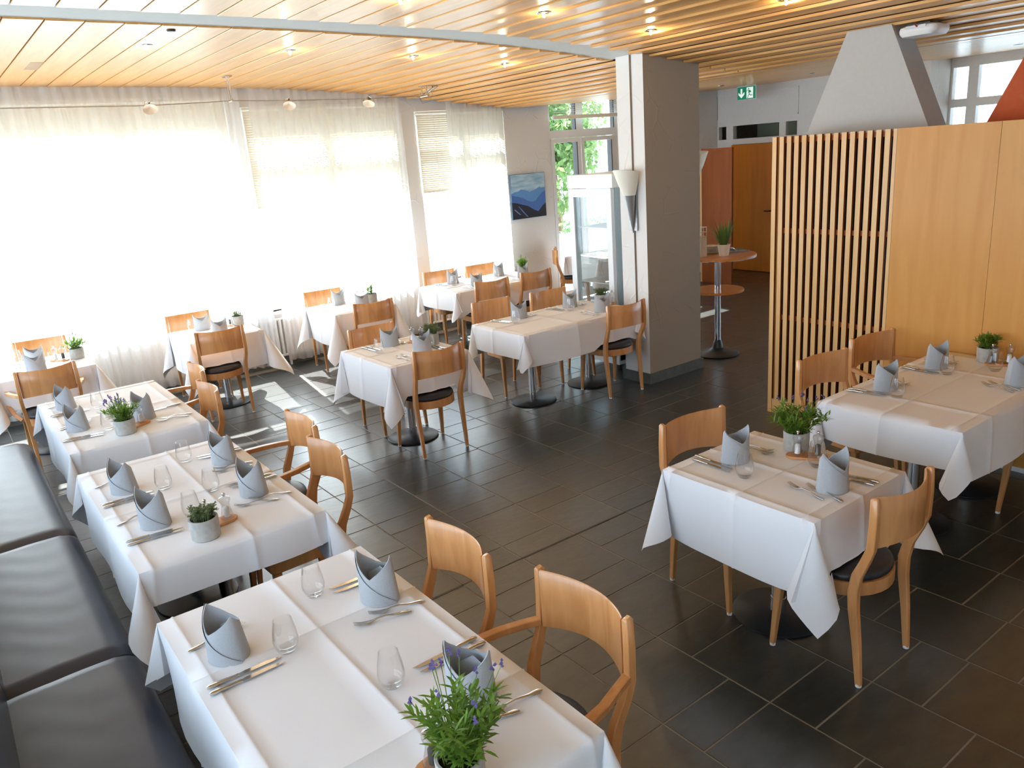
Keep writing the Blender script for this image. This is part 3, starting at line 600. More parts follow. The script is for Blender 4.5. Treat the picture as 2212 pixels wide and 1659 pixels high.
# ------------------------------------------------------------------ tables and cloths
ZT = .755
def cloth_mesh(W, D, ox, oy, cx, cy, seed, creases, taus=(-4, -4, -4, -4), el=1.0, flare=1.0):
    rr = random.Random(seed); g = G(); hx, hy = W / 2, D / 2
    def cuts(h, cs, n):
        c_ = [-h + 2 * h * i / n for i in range(n + 1)]
        for q in cs: c_ = [k for k in c_ if abs(k - q) > .02 or abs(abs(k) - h) < 1e-6] + [q - .007, q, q + .007]
        return sorted(c_)
    X = cuts(hx, creases[0], 16); Y = cuts(hy, creases[1], 16)
    isc = lambda q, cs: any(abs(q - k) < 1e-6 for k in cs)
    wav = lambda a, b: .0008 * math.sin(a * 23 + seed) * math.sin(b * 19 + seed * 2)
    idx = {}
    def V(p): g.v.append(p); return len(g.v) - 1
    for i, x in enumerate(X):
        for j, y in enumerate(Y):
            z = (.0042 if isc(x, creases[0]) or isc(y, creases[1]) else 0) + wav(x, y); idx[i, j] = V((x, y, z))
    for i in range(len(X) - 1):
        for j in range(len(Y) - 1): g.face(idx[i, j], idx[i + 1, j], idx[i + 1, j + 1], idx[i, j + 1])
    NR = 9; al = math.radians(14.5); sa, ca = math.sin(al), math.cos(al); tau = math.radians(-4); PM = math.radians(178)
    lateral = -math.sin(al - tau)
    loc_seats = []
    for (sx_, sy_, a) in SEATS:
        if abs(sx_ - cx) < hx + .4 and abs(sy_ - cy) < hy + .4: loc_seats.append((sx_ - cx, sy_ - cy, a))
    def settle(p):
        x, y, z = p
        for (qx, qy, a) in loc_seats:
            dx, dy = x - qx, y - qy; lx = dx * math.cos(-a) - dy * math.sin(-a); ly = dx * math.sin(-a) + dy * math.cos(-a)
            if abs(lx) < .235 and -.225 < ly < .24 and z + ZT < .505: z = .505 - ZT + .003 * math.sin(lx * 40)
        return (x, y, z)
    def side(seq, nrm, drop, hlen, tang):
        ph = rr.uniform(0, 6); k1 = rr.uniform(6, 9); cols = []
        for (vi, s_, cr) in seq:
            base = g.v[vi]; d = hlen - abs(s_); sg = 1 if s_ > 0 else -1; col = [vi]
            for r_ in range(1, NR + 1):
                t = drop * r_ / NR; k = t * lateral * .707 * math.exp(-d / .10) * flare
                o_ = .004 + .02 * (t / .3) ** .7 + k + .010 * math.sin(s_ * k1 + ph) * (t / drop) + (.004 if cr else 0)
                lt = -sg * k
                p = (base[0] + nrm[0] * o_ + tang[0] * lt, base[1] + nrm[1] * o_ + tang[1] * lt, -t - .0)
                col.append(V(settle(p)))
            cols.append(col)
        for a, b in zip(cols, cols[1:]):
            for r_ in range(NR): g.face(a[r_], b[r_], b[r_ + 1], a[r_ + 1])
        return cols
    nx, ny = len(X) - 1, len(Y) - 1
    s0 = side([(idx[i, 0], X[i], isc(X[i], creases[0])) for i in range(nx + 1)], (0, -1), oy, hx, (1, 0))
    s1 = side([(idx[nx, j], Y[j], isc(Y[j], creases[1])) for j in range(ny + 1)], (1, 0), ox, hy, (0, 1))
    s2 = side([(idx[i, ny], X[i], isc(X[i], creases[0])) for i in range(nx, -1, -1)], (0, 1), oy, hx, (1, 0))
    s3 = side([(idx[0, j], Y[j], isc(Y[j], creases[1])) for j in range(ny, -1, -1)], (-1, 0), ox, hy, (0, 1))
    ek = [0]
    def ear(A, B, corner, dx, dy, la, lb):
        tau = math.radians(taus[ek[0]]); ek[0] += 1
        n = 16; diag = Vector((dx, dy, 0)).normalized(); per = Vector((dy, -dx, 0)).normalized()
        cA = Vector(g.v[A[-1]]); 
        if (cA - Vector(g.v[corner])).dot(per) < 0: per = -per
        ax = (diag * math.sin(tau) + Vector((0, 0, -1)) * math.cos(tau)).normalized(); out = (diag * math.cos(tau) + Vector((0, 0, 1)) * math.sin(tau)).normalized()
        cols = [A]; o_ = Vector(g.v[corner]); j1, j2 = rr.uniform(-.03, .03), rr.uniform(.9, 1.05)
        for i in range(1, n):
            th = PI / 2 * i / n; psi = (th - PI / 4) / (PI / 4) * PM; rl_ = min(la / math.cos(th), lb / math.sin(th)); col = [corner]
            for r_ in range(1, NR + 1):
                q = rl_ * r_ / NR * j2 * (1 + (el - 1) * math.cos(psi / 2) ** 2); sp = sa * (1 + .12 * math.sin(psi * 2 + seed))
                p = o_ + ax * (q * ca) + (out * math.cos(psi) - per * math.sin(psi)) * (q * sp) + per * j1 * q
                w_ = abs(psi) / PM; tgt = Vector(g.v[(A if psi < 0 else B)[r_]])
                if w_ > .7: p = p.lerp(tgt, (w_ - .7) * 3)
                col.append(V(settle((p.x, p.y, p.z))))
            cols.append(col)
        cols.append(B)
        for a, b in zip(cols, cols[1:]):
            g.face(corner, b[1], a[1])
            for r_ in range(1, NR): g.face(a[r_], b[r_], b[r_ + 1], a[r_ + 1])
    ear(s0[-1], s1[0], idx[nx, 0], 1, -1, oy, ox); ear(s1[-1], s2[0], idx[nx, ny], 1, 1, ox, oy); ear(s2[-1], s3[0], idx[0, ny], -1, 1, oy, ox); ear(s3[-1], s0[0], idx[0, 0], -1, -1, ox, oy)
    return g.mesh('tablecloth', CLOTH, 75)
BASE = {'base': G().lathe([(.0, 0), (.212, 0), (.215, .003), (.215, .010), (.208, .014), (.05, .017), (.04, .02)], 40).mesh('base', BLACKM, 40),
        'pole': G().lathe([(.036, .018), (.036, .09), (.033, .091), (.033, .70)], 20).mesh('pole', [CHROME], 40)}
TDATA = {}
def table(key, x0, x1, y0, y1, ox, oy, bases, label, seed, cre=None, taus=(-4, -4, -4, -4), el=1.0):
    cx, cy = (x0 + x1) / 2, (y0 + y1) / 2; W, D = x1 - x0, y1 - y0
    t = empty('dining_table', 'pedestal ' + ('table' if len(bases) == 1 else 'tables joined') + ' under the white cloth, ' + label, 'table', (cx, cy, 0), 0, 'dining tables')
    part('tabletop', G().box(-W / 2 + .006, -D / 2 + .006, .722, W / 2 - .006, D / 2 - .006, .748), WHITEP, t, 0)
    for bx, by in bases:
        link('pole', BASE['pole'], t, (bx - cx, by - cy, 0)); link('base', BASE['base'], t, (bx - cx, by - cy, 0))
    cre = cre or ([-W / 2 + .05, 0, W / 2 - .05], [-D / 2 + .05, 0, D / 2 - .05])
    o = link('tablecloth', cloth_mesh(W, D, ox, oy, cx, cy, seed, cre, taus, el), None, (cx, cy, ZT)); tag(o, 'creased white tablecloth draped over ' + label, 'tablecloth', 'white tablecloths')
table('T1', .365, 1.16, 1.305, 2.745, .30, .20, [(.77, 1.65), (.77, 2.40)], T1, 1, ([-.345, .02, .35], [-.37, .28]), (4, 0, 5, 0), 1.1)
table('T2', .40, 1.20, 3.18, 4.62, .29, .16, [(.8, 3.55), (.8, 4.25)], T2, 2, ([-.345, .06, .34], [-.05, .66]), (16, 2, 2, 12), 1.25)
table('T3', .425, 1.225, 5.03, 6.47, .29, .18, [(.82, 5.4), (.82, 6.1)], T3, 3, ([-.345, .03, .34], [.0, .66]), (10, 2, 2, 6), 1.15)
table('T4', .22, 1.0, 7.53, 8.33, .30, .30, [(.6, 7.93)], T4, 4, None, (14, 4, 4, 4), 1.1)
table('T5', 1.82, 2.53, 7.60, 8.38, .345, .345, [(2.19, 7.99)], T5, 5, None, (14, 6, 4, 2), 1.1)
table('T6', 3.30, 4.02, 7.60, 8.38, .345, .345, [(3.68, 7.95)], T6, 6, None, (10, 6, 6, 8), 1.1)
table('T7', 4.77, 6.15, 7.53, 8.36, .22, .30, [(5.1, 7.95), (5.83, 7.95)], T7, 7, ([-.64, 0, .64], [-.36, 0, .36]))
table('T8', 2.63, 3.34, 5.175, 6.045, .345, .345, [(2.983, 5.601)], T8, 8, ([-.305, .0, .31], [-.38, .05, .38]), (6, 2, 0, -1), 1.0)
table('T9', 3.90, 5.285, 5.157, 5.94, .22, .29, [(4.282, 5.579), (5.01, 5.60)], T9, 9, ([-.64, -.09, .34], [-.33, .06, .34]))
table('T10', 2.572, 3.277, 1.585, 2.385, .345, .345, [(2.935, 1.985)], T10, 10, ([-.31, -.0, .30], [-.345, -.02, .345]), (11, 2, 1, -4), 1.0)
table('T11', 3.90, 5.335, 1.62, 2.41, .22, .31, [(4.27, 2.02), (4.98, 2.02)], T11, 11, ([-.4, .30], [-.34, .02, .34]), (-13, -13, 0, -2), 1.05)
table('T12', 7.37, 8.07, 7.93, 8.63, .31, .31, [(7.72, 8.28)], 'the table behind the fridge', 12)

# ------------------------------------------------------------------ table ware
def napkin_mesh(seed):
    rr = random.Random(seed); g = G(); a, b = .076, .062; hi = .178 + rr.uniform(-.01, .01); lo = .092 + rr.uniform(-.008, .01); n = 48; th0 = rr.uniform(-.12, .12)
    def tri(t): return abs(((t / PI) % 1.0) * 2 - 1)
    def pos(t, z, e=0.0):
        k = z / hi; sx_ = (a + e) * (1 - .05 * k); sy_ = (b + e) * (1 - .25 * k); c_, s_ = math.cos(t), math.sin(t); return (sx_ * math.copysign(abs(c_) ** 1.0, c_), sy_ * math.copysign(abs(s_) ** 1.25, s_) - .010 * k, z)
    def top(t):
        q = tri(t + th0); m_ = lo + (hi - lo) * q
        if math.sin(t) > 0: m_ = max(m_, .115 + .02 * q)
        return m_
    L_out = [[pos(2 * PI * j / n, top(2 * PI * j / n) * r_ / 9) for j in range(n)] for r_ in range(10)]
    L_in = [[pos(2 * PI * j / n, top(2 * PI * j / n) * r_ / 9, -.003) for j in range(n)] for r_ in range(9, -1, -1)]
    g.loops(L_out + L_in, cap=False)
    def fl(u, v_):       # outer flap sweeping from the left peak down to the right foot
        t = PI * 1.02 + u * PI * .93; h_ = hi * .97 * (1 - u) ** 1.15 + .006; return pos(t, min(h_, hi) * v_, .0035 + .0015 * u)
    g.grid(fl, 24, 8)
    def inr(u, v_):      # folded layers inside
        return ((u - .5) * .10, .012 + .010 * math.sin(u * PI), .01 + (.075 + .03 * (1 - abs(2 * u - 1))) * v_)
    g.grid(inr, 8, 3)
    return g.mesh('napkin', NAPKIN, 50)
NAPS = [napkin_mesh(s_) for s_ in range(5)]
GL = G().lathe([(.0, .0), (.024, .0), (.032, .010), (.040, .030), (.0415, .045), (.038, .075), (.031, .112), (.0300, .118), (.0285, .118), (.0295, .112), (.0365, .075), (.040, .045), (.038, .032), (.030, .014), (.0, .010)], 28, cap=False).mesh('water_glass', TUMBLER, 60)
def knife():
    h_ = G().sweep([(0, 0, .006), (0, .01, .007), (0, .05, .007), (0, .085, .006), (0, .098, .006)], [.009, .015, .014, .010, .011], [.006, .010, .010, .008, .008], (0, 0, 1), .5).mesh('handle', STEEL, 60)
    g = G(); pr = [(-.006, .098), (-.009, .12), (-.009, .19), (-.004, .222), (.006, .235), (.008, .20), (.008, .10)]
    g.prism(pr, .0045, .0065); return h_, g.mesh('blade', STEEL, 30)
def fork():
    h_ = G().sweep([(0, 0, .004), (0, .012, .005), (0, .05, .007), (0, .09, .014), (0, .118, .013), (0, .135, .008)], [.008, .017, .011, .006, .006, .012], [.003, .004, .004, .004, .0035, .003], (0, 0, 1), .4).mesh('handle', STEEL, 60)
    g = G(); g.sweep([(0, .133, .008), (0, .145, .0055), (0, .156, .005)], [.012, .022, .025], [.003, .0022, .002])
    for k in (-1.5, -.5, .5, 1.5): g.sweep([(k * .0066, .155, .005), (k * .0066, .18, .009), (k * .006, .20, .016)], [.0042, .004, .002], [.002, .002, .0015])
    return h_, g.mesh('tines', STEEL, 50)
def spoon():
    h_ = G().sweep([(0, 0, .004), (0, .012, .005), (0, .05, .007), (0, .09, .013), (0, .118, .012), (0, .135, .008)], [.008, .017, .011, .006, .006, .010], [.003, .004, .004, .004, .0035, .003], (0, 0, 1), .4).mesh('handle', STEEL, 60)
    g = G()
    def P(u, v_): t = v_ * 2 * PI; return (.021 * u * math.cos(t), .162 + .032 * u * math.sin(t), .010 - .008 * (1 - u * u))
    g.grid(P, 5, 20); return h_, g.mesh('bowl', STEEL, 180)
KM, FM, SM = knife(), fork(), spoon()
ZS = ZT + .0015
def utensil(kind, hx, hy, tx, ty, label):
    nm, ms, pn, cat = {'k': ('table_knife', KM, 'blade', 'knife'), 'f': ('table_fork', FM, 'tines', 'fork'), 's': ('table_spoon', SM, 'bowl', 'spoon')}[kind]
    o = link(nm, None, None, (hx, hy, ZS), (0, 0, math.atan2(ty - hy, tx - hx) - PI / 2)); tag(o, label, cat, 'place setting cutlery')
    link('handle', ms[0], o); link(pn, ms[1], o)
NI = [0]
def seat(tbl, where, nx, ny, d, K=None, F=None, g_=None, ang=270, knives=2, forks=2, glass_=True, sp=False):
    """one place setting: napkin at (nx, ny), diner looking along d"""
    fx, fy = d; rx, ry = fy, -fx; w_ = where + ', ' + tbl
    NI[0] += 1; j = lambda s_=.008: R.uniform(-s_, s_)
    o = link('napkin', NAPS[NI[0] % 5], None, (nx, ny, ZS), (0, 0, math.radians(ang + 90 + R.uniform(-9, 9)))); tag(o, 'grey folded two-peaked napkin, ' + w_, 'napkin', 'folded napkins')
    if glass_:
        gx, gy = g_ or (nx + fx * .165 + rx * .15 + j(), ny + fy * .165 + ry * .15 + j()); tag(link('water_glass', GL, None, (gx, gy, ZS), (0, 0, R.uniform(0, 6))), 'clear stemless water glass, ' + w_, 'glass', 'water glasses')
    K = K if K is not None else [((nx - fx * .135 + rx * q + j(), ny - fy * .135 + ry * q + j()), (nx + fx * .10 + rx * (q + .004) + j(), ny + fy * .10 + ry * (q + .004) + j())) for q in (.128, .168)[:knives]]
    F = F if F is not None else [((nx - fx * .13 - rx * q + j(), ny - fy * .13 - ry * q + j()), (nx + fx * .08 - rx * (q - .006) + j(), ny + fy * .08 - ry * (q - .006) + j())) for q in (.115, .155)[:forks]]
    for i, (a, b) in enumerate(K): utensil('k', *a, *b, ('inner ', 'outer ')[i] + 'steel knife, ' + w_)
    for i, (a, b) in enumerate(F): utensil('s' if sp and i == 0 else 'f', *a, *b, ('inner ', 'outer ')[i] + ('steel spoon, ' if sp and i == 0 else 'steel fork, ') + w_)
PX_, MX_, PY_, MY_ = (1, 0), (-1, 0), (0, 1), (0, -1)
seat(T1, 'bench side', .504, 2.374, PX_, [((.39, 2.235), (.637, 2.234)), ((.388, 2.198), (.596, 2.201))], [((.401, 2.478), (.673, 2.516))], (.654, 2.257), 198)
seat(T1, 'aisle side far place', 1.033, 2.33, MX_, [((1.15, 2.497), (.91, 2.505)), ((1.15, 2.46), (.91, 2.468))], [((1.136, 2.192), (.946, 2.247)), ((1.068, 2.169), (.894, 2.214))], (.862, 2.517), 212)
seat(T1, 'aisle side near place', .983, 1.668, MX_, [((1.144, 1.882), (.90, 1.880)), ((1.151, 1.842), (.91, 1.85))], [((1.14, 1.543), (.974, 1.556)), ((1.038, 1.516), (.944, 1.538))], (.826, 1.864), 212)
seat(T2, 'bench side far place', .554, 4.171, PX_, [((.423, 4.035), (.643, 4.040)), ((.42, 4.0), (.60, 4.0))], [((.436, 4.312), (.64, 4.37))], (.712, 4.036), 204)
seat(T2, 'bench side near place', .573, 3.621, PX_, [((.421, 3.515), (.625, 3.49)), ((.419, 3.473), (.675, 3.457))], [((.426, 3.729), (.66, 3.80))], (.883, 3.815), 202)
seat(T2, 'aisle side far place', 1.064, 4.184, MX_, [((1.19, 4.32), (.953, 4.365)), ((1.19, 4.285), (.96, 4.325))], [((1.17, 4.05), (.988, 4.087)), ((1.15, 4.0), (.95, 4.045))], (.898, 4.356), 206)
seat(T2, 'aisle side near place', 1.03, 3.624, MX_, [((1.19, 3.745), (.938, 3.765)), ((1.177, 3.79), (.96, 3.81))], [((1.167, 3.488), (.983, 3.549)), ((1.086, 3.455), (.915, 3.518))], (.724, 3.589), 204)
seat(T3, 'bench side far place', .577, 6.172, PX_, [((.459, 5.977), (.66, 5.97)), ((.45, 6.01), (.65, 6.005))], [((.466, 6.257), (.67, 6.29))], (.746, 5.972), 204)
seat(T3, 'bench side near place', .554, 5.536, PX_, [((.436, 5.340), (.671, 5.305)), ((.43, 5.305), (.63, 5.272))], [((.453, 5.60), (.66, 5.645)), ((.46, 5.64), (.67, 5.69))], (.702, 5.366), 202)
seat(T3, 'aisle side', .935, 5.43, MX_, [((1.198, 5.558), (.969, 5.546))], [((1.189, 5.265), (.949, 5.308)), ((1.16, 5.225), (.93, 5.27))], (.80, 5.62), 200)
seat(T4, 'curtain side', .609, 8.10, MY_, ang=262, g_=(.482, 8.25))
seat(T4, 'near side', .569, 7.70, PY_, ang=258)
seat(T5, 'curtain side', 2.12, 8.22, MY_, ang=262, g_=(2.03, 8.27))
seat(T5, 'near side', 2.17, 7.80, PY_, ang=262)
seat(T6, 'curtain side', 3.64, 8.24, MY_, ang=262)
seat(T6, 'near side', 3.72, 7.80, PY_, ang=255, g_=(3.82, 7.93))
seat(T7, 'window side place by the pier', 5.162, 8.20, MY_, ang=262, g_=(5.08, 8.05))
seat(T7, 'window side place by the picture', 5.836, 8.16, MY_, ang=265)
seat(T7, 'near side left place', 5.218, 7.76, PY_, ang=262)
seat(T7, 'near side right place', 5.876, 7.70, PY_, ang=262, g_=(5.97, 7.83))
seat(T8, 'far side', 3.005, 5.866, MY_, [((2.80, 6.0), (2.815, 5.79)), ((2.85, 6.0), (2.86, 5.79))], [((3.13, 6.00), (3.11, 5.80))], (2.816, 5.706), 255, sp=True)
seat(T8, 'near side', 3.06, 5.42, PY_, F=[((2.905, 5.27), (2.885, 5.50)), ((2.845, 5.25), (2.825, 5.48))], ang=250, g_=(3.185, 5.51))
seat(T9, 'far side window end', 4.351, 5.80, MY_, [((4.09, 5.91), (4.15, 5.70)), ((4.13, 5.92), (4.18, 5.71))], None, (4.187, 5.64), 250)
seat(T9, 'far side fridge end', 4.964, 5.78, MY_, [((4.76, 5.91), (4.79, 5.69)), ((4.80, 5.92), (4.82, 5.70))], None, (4.845, 5.63), 250)
seat(T9, 'near side', 4.991, 5.347, PY_, F=[((4.875, 5.25), (4.865, 5.47)), ((4.815, 5.24), (4.805, 5.45))], ang=248, g_=(5.16, 5.45))
seat(T10, 'far side', 2.889, 2.211, MY_, [((2.754, 2.36), (2.754, 2.13)), ((2.797, 2.376), (2.79, 2.138))], [((3.02, 2.31), (3.054, 2.105)), ((3.06, 2.33), (3.085, 2.12))], (2.755, 2.055), 262)
seat(T10, 'near side', 2.899, 1.711, PY_, [((3.081, 1.599), (3.055, 1.83)), ((3.041, 1.598), (3.015, 1.82))], [((2.777, 1.671), (2.814, 1.875)), ((2.811, 1.606), (2.856, 1.815))], (3.075, 1.895), 266)
seat(T11, 'far side slat end', 4.334, 2.25, MY_, [((4.166, 2.395), (4.20, 2.17)), ((4.205, 2.395), (4.235, 2.18))], None, (4.226, 2.123), 264)
seat(T11, 'far side panel end', 4.927, 2.24, MY_, [((4.795, 2.395), (4.78, 2.18)), ((4.83, 2.39), (4.81, 2.19))], None, (4.821, 2.124), 250)
seat(T11, 'near side', 4.849, 1.75, PY_, F=[((4.69, 1.70), (4.75, 1.91)), ((4.735, 1.68), (4.79, 1.89))], ang=264, g_=(5.049, 1.947))

# mills, trays, pots
MILL = G().lathe([(.0, 0), (.027, .0), (.029, .006), (.027, .014), (.020, .045), (.017, .062), (.020, .076), (.0245, .086), (.024, .098), (.012, .104), (.0, .106)], 18, cap=False).mesh('body', ACRYL, 60)
KNOB = G().lathe([(.0, .104), (.005, .105), (.005, .110), (.008, .115), (.007, .122), (.0, .125)], 12, cap=False).mesh('knob', CHROME, 60)
FILL = {k: G().lathe([(.0, .008), (.013, .008), (.013, .05), (.009, .056), (.0, .057)], 12, cap=False).mesh('filling', m_, 60) for k, m_ in (('salt', SALT), ('pepper', PEPPER))}
def mill(kind, x, y, tbl, z=ZS + .012):
    o = link(kind + '_mill', None, None, (x, y, z)); tag(o, f'clear acrylic {kind} mill with steel knob on ' + tbl, 'mill', 'salt and pepper mills')
    link('body', MILL, o); link('knob', KNOB, o); link('filling', FILL[kind], o)['label'] = ('white salt filling', 'dark peppercorn filling')[kind == 'pepper']
def tray(x, y, ang, tbl, ln=.19, w_=.078):
    P = [(ln / 2 - w_ / 2 + w_ / 2 * math.cos(t), w_ / 2 * math.sin(t)) for t in [-PI / 2 + PI * i / 10 for i in range(11)]]; P += [(-a, -b) for a, b in P]
    tag(link('condiment_board', G().prism(P, 0, .012, .002).mesh('board', TRAYW, 40), None, (x, y, ZS), (0, 0, ang)), 'small rounded wooden condiment board on ' + tbl, 'board', 'condiment boards')
POT = G().lathe([(.0, 0), (.056, 0), (.060, .004), (.062, .09), (.061, .093), (.054, .093), (.053, .075), (.0, .075)], 28, cap=False).mesh('pot', CONC, 40)
SOILM = G().lathe([(.0, .080), (.03, .081), (.0525, .078)], 20, cap=False).mesh('soil', SOIL, 60)
def leafblade(g, p, d, ln, w_, rr, droop=.3, n=3):
    d = d.normalized(); sd = d.cross(Vector((0, 0, 1))); sd = sd.normalized() if sd.length > .01 else Vector((1, 0, 0)); b = len(g.v); q = Vector(p)
    for i in range(n + 1):
        t = i / n; ww = w_ * math.sin(PI * (.12 + .86 * t)) * .5; g.v.append(tuple(q - sd * ww)); g.v.append(tuple(q + sd * ww)); q = q + d * (ln / n); d = (d + Vector((0, 0, -droop / n))).normalized()
    for i in range(n): g.face(b + 2 * i, b + 2 * i + 1, b + 2 * i + 3, b + 2 * i + 2)
def herb(kind, seed, spread=.10, h=.13, stems=34, lean=(0, 0)):
    rr = random.Random(seed); g = G()
    for s_ in range(stems):
        a = rr.uniform(0, 2 * PI); r0 = rr.uniform(0, .042); p = Vector((r0 * math.cos(a), r0 * math.sin(a), .078)); o_ = rr.uniform(.1, 1.0) * spread
        tip = Vector((p.x + math.cos(a) * o_ + lean[0], p.y + math.sin(a) * o_ + lean[1], .078 + h * rr.uniform(.55, 1.05) * (1 - .25 * o_ / max(spread, .01)))); mid = (p + tip) / 2 + Vector((0, 0, .02))
        pts = [p.lerp(mid, t * 2) if t < .5 else mid.lerp(tip, t * 2 - 1) for t in (0, .25, .5, .75, 1)]
        g.mat(0); g.tube(pts, [.0014, .0012, .0011, .0009, .0006], 4)
        if kind == 'thyme':
            for k in range(26):
                t = rr.uniform(.2, 1); q = pts[min(3, int(t * 4))].lerp(pts[min(4, int(t * 4) + 1)], (t * 4) % 1); d = Vector((rr.gauss(0, 1), rr.gauss(0, 1), rr.uniform(.0, 1.2))); leafblade(g, q, d, rr.uniform(.007, .013), .0045, rr, .1, 2)
        else:
            for k in range(15):
                t = rr.uniform(.12, 1); q = pts[min(3, int(t * 4))].lerp(pts[min(4, int(t * 4) + 1)], (t * 4) % 1); d = Vector((rr.gauss(0, .8) + math.cos(a) * .4, rr.gauss(0, .8) + math.sin(a) * .4, rr.uniform(.1, 1.3))); leafblade(g, q, d, rr.uniform(.024, .048), .0085, rr, .5, 3)
    return g
def flowers(seed, n, spread, h):
    rr = random.Random(seed); g = G()
    for _ in range(n):
        a = rr.uniform(0, 2 * PI); o_ = spread * rr.uniform(.5, 1.2); z = .078 + h * rr.uniform(1.1, 1.55); p0 = Vector((.02 * math.cos(a), .02 * math.sin(a), .08)); p1 = Vector((o_ * math.cos(a), o_ * math.sin(a), z))
        g.mat(0).tube([p0, p0.lerp(p1, .5) + Vector((0, 0, .02)), p1], .0011, 4); g.mat(1)
        for k in range(5): c_ = p1 + Vector((rr.gauss(0, .003), rr.gauss(0, .003), k * .004)); g.add([c_ + Vector(v_) for v_ in ((.005, 0, 0), (-.003, .004, 0), (-.003, -.004, 0), (0, 0, .006), (0, 0, -.005))], [(0, 1, 3), (1, 2, 3), (2, 0, 3), (1, 0, 4), (2, 1, 4), (0, 2, 4)])
    return g
def pot(kind, x, y, tbl, label, seed, spread, h, stems, fl=0, lean=(0, 0), z=ZS):
    o = link('potted_' + ('thyme' if kind == 'thyme' else 'lavender'), None, None, (x, y, z), (0, 0, R.uniform(0, 6))); tag(o, label + ' in a round concrete pot on ' + tbl, 'potted plant', 'potted herbs')
    link('pot', POT, o)['label'] = 'pale concrete pot'; link('soil', SOILM, o)
    part('foliage', herb(kind, seed, spread, h, stems, lean), [LEAFT if kind == 'thyme' else LEAF], o, 0, kind='stuff')
    if fl: part('flower_stalks', flowers(seed + 50, fl, spread, h * .85), [LEAF, PURPLE], o, 0, kind='stuff')
pot('lavender', .768, 1.40, T1, 'bushy green lavender with purple tips', 1, .115, .19, 60, 12); tray(.785, 1.50, .15, T1)
mill('salt', .815, 1.505, T1); mill('pepper', .745, 1.495, T1)
pot('thyme', .707, 3.312, T2, 'compact grey green thyme', 2, .04, .075, 75); tray(.78, 3.405, .12, T2); mill('salt', .832, 3.41, T2); mill('pepper', .745, 3.402, T2)
pot('lavender', .768, 5.188, T3, 'leafy lavender with dark flower tips', 3, .085, .13, 44, 14); tray(.852, 5.29, .5, T3); mill('salt', .885, 5.305, T3); mill('pepper', .825, 5.272, T3)
pot('lavender', .925, 7.965, T4, 'sprawling light green herb', 4, .08, .11, 34, 4, (-.02, 0)); tray(.785, 8.00, -.9, T4); mill('salt', .76, 8.035, T4); mill('pepper', .812, 7.965, T4)
pot('thyme', 2.455, 8.13, T5, 'small rounded grey green herb', 5, .03, .065, 50); tray(2.352, 8.16, -.7, T5); mill('pepper', 2.378, 8.14, T5); mill('salt', 2.325, 8.185, T5)
pot('lavender', 3.94, 8.0, T6, 'thin upright herb', 6, .025, .12, 14); tray(3.835, 8.06, -.9, T6); mill('pepper', 3.858, 8.03, T6); mill('salt', 3.812, 8.09, T6)
pot('lavender', 6.06, 7.93, T7, 'bushy green herb', 7, .07, .15, 44)
pot('thyme', 3.262, 5.60, T8, 'dense dark green thyme', 8, .05, .105, 95); tray(3.215, 5.765, -1.0, T8); mill('salt', 3.19, 5.80, T8); mill('pepper', 3.24, 5.73, T8)
pot('thyme', 5.245, 5.625, T9, 'short yellow green thyme', 9, .045, .085, 80); tray(5.265, 5.52, .15, T9, .16); mill('salt', 5.295, 5.525, T9); mill('pepper', 5.23, 5.515, T9)
pot('lavender', 3.20, 2.085, T10, 'spreading bright green lavender', 10, .125, .145, 70, 8); tray(3.135, 1.985, -1.0, T10); mill('salt', 3.112, 2.02, T10); mill('pepper', 3.163, 1.945, T10)
pot('lavender', 5.235, 2.07, T11, 'upright green herb', 11, .035, .10, 40); tray(5.20, 1.975, -.9, T11, .18); mill('pepper', 5.165, 2.015, T11); mill('salt', 5.225, 1.94, T11)

# ------------------------------------------------------------------ picture
pc = empty('mountain_picture', 'unframed canvas of blue mountain ridges on the grey plaster wall', 'picture', (7.085, YW - .035, 1.645))
part('canvas', G().box(-.309, 0, -.309, .309, .034, .309), plain('canvas_edge', srgb(60, 74, 90), .8), pc, 0)
def layer(nm, poly, y, m_):
    g = G(); n = len(poly); g.add([(a, y, b) for a, b in poly], [tuple(range(n))]); part(nm, g, m_, pc, 0)
w2 = .305
m, n, l, p = new_mat('painted_sky'); t = n.new('ShaderNodeTexCoord'); mp = n.new('ShaderNodeMapping'); mp.inputs['Scale'].default_value = (1, 1, 5); nz = n.new('ShaderNodeTexNoise'); nz.inputs['Scale'].default_value = 4; r = n.new('ShaderNodeValToRGB')
l.new(t.outputs['Object'], mp.inputs[0]); l.new(mp.outputs[0], nz.inputs[0]); l.new(nz.outputs[0], r.inputs[0]); l.new(r.outputs[0], p.inputs['Base Color']); r.color_ramp.elements[0].position = .35; r.color_ramp.elements[0].color = srgb(128, 172, 204); r.color_ramp.elements[1].position = .65; r.color_ramp.elements[1].color = srgb(190, 214, 226)
layer('sky_print', [(-w2, -w2), (w2, -w2), (w2, w2), (-w2, w2)], -.0006, m)
layer('far_ridge_print', [(-w2, -w2), (w2, -w2), (w2, .10), (.24, .095), (.20, .11), (.14, .085), (.09, .07), (.02, .055), (-.06, .085), (-.13, .10), (-.18, .075), (-.25, .07), (-w2, .05)], -.0012, plain('ridge_blue', srgb(92, 140, 196), .8))
layer('mid_ridge_print', [(-w2, -w2), (w2, -w2), (w2, .055), (.25, .03), (.17, -.03), (.12, -.075), (.05, -.09), (-.03, -.06), (-.11, -.02), (-.2, .005), (-w2, .03)], -.0018, plain('ridge_mid', srgb(62, 98, 160), .8))
layer('dark_slope_print', [(-w2, -w2), (w2, -w2), (w2, -.12), (.25, -.15), (.16, -.23), (.08, -.20), (-.02, -.14), (-.10, -.12), (-.17, -.10), (-.22, -.085), (-w2, -.07)], -.0024, plain('ridge_dark', srgb(22, 26, 38), .8))
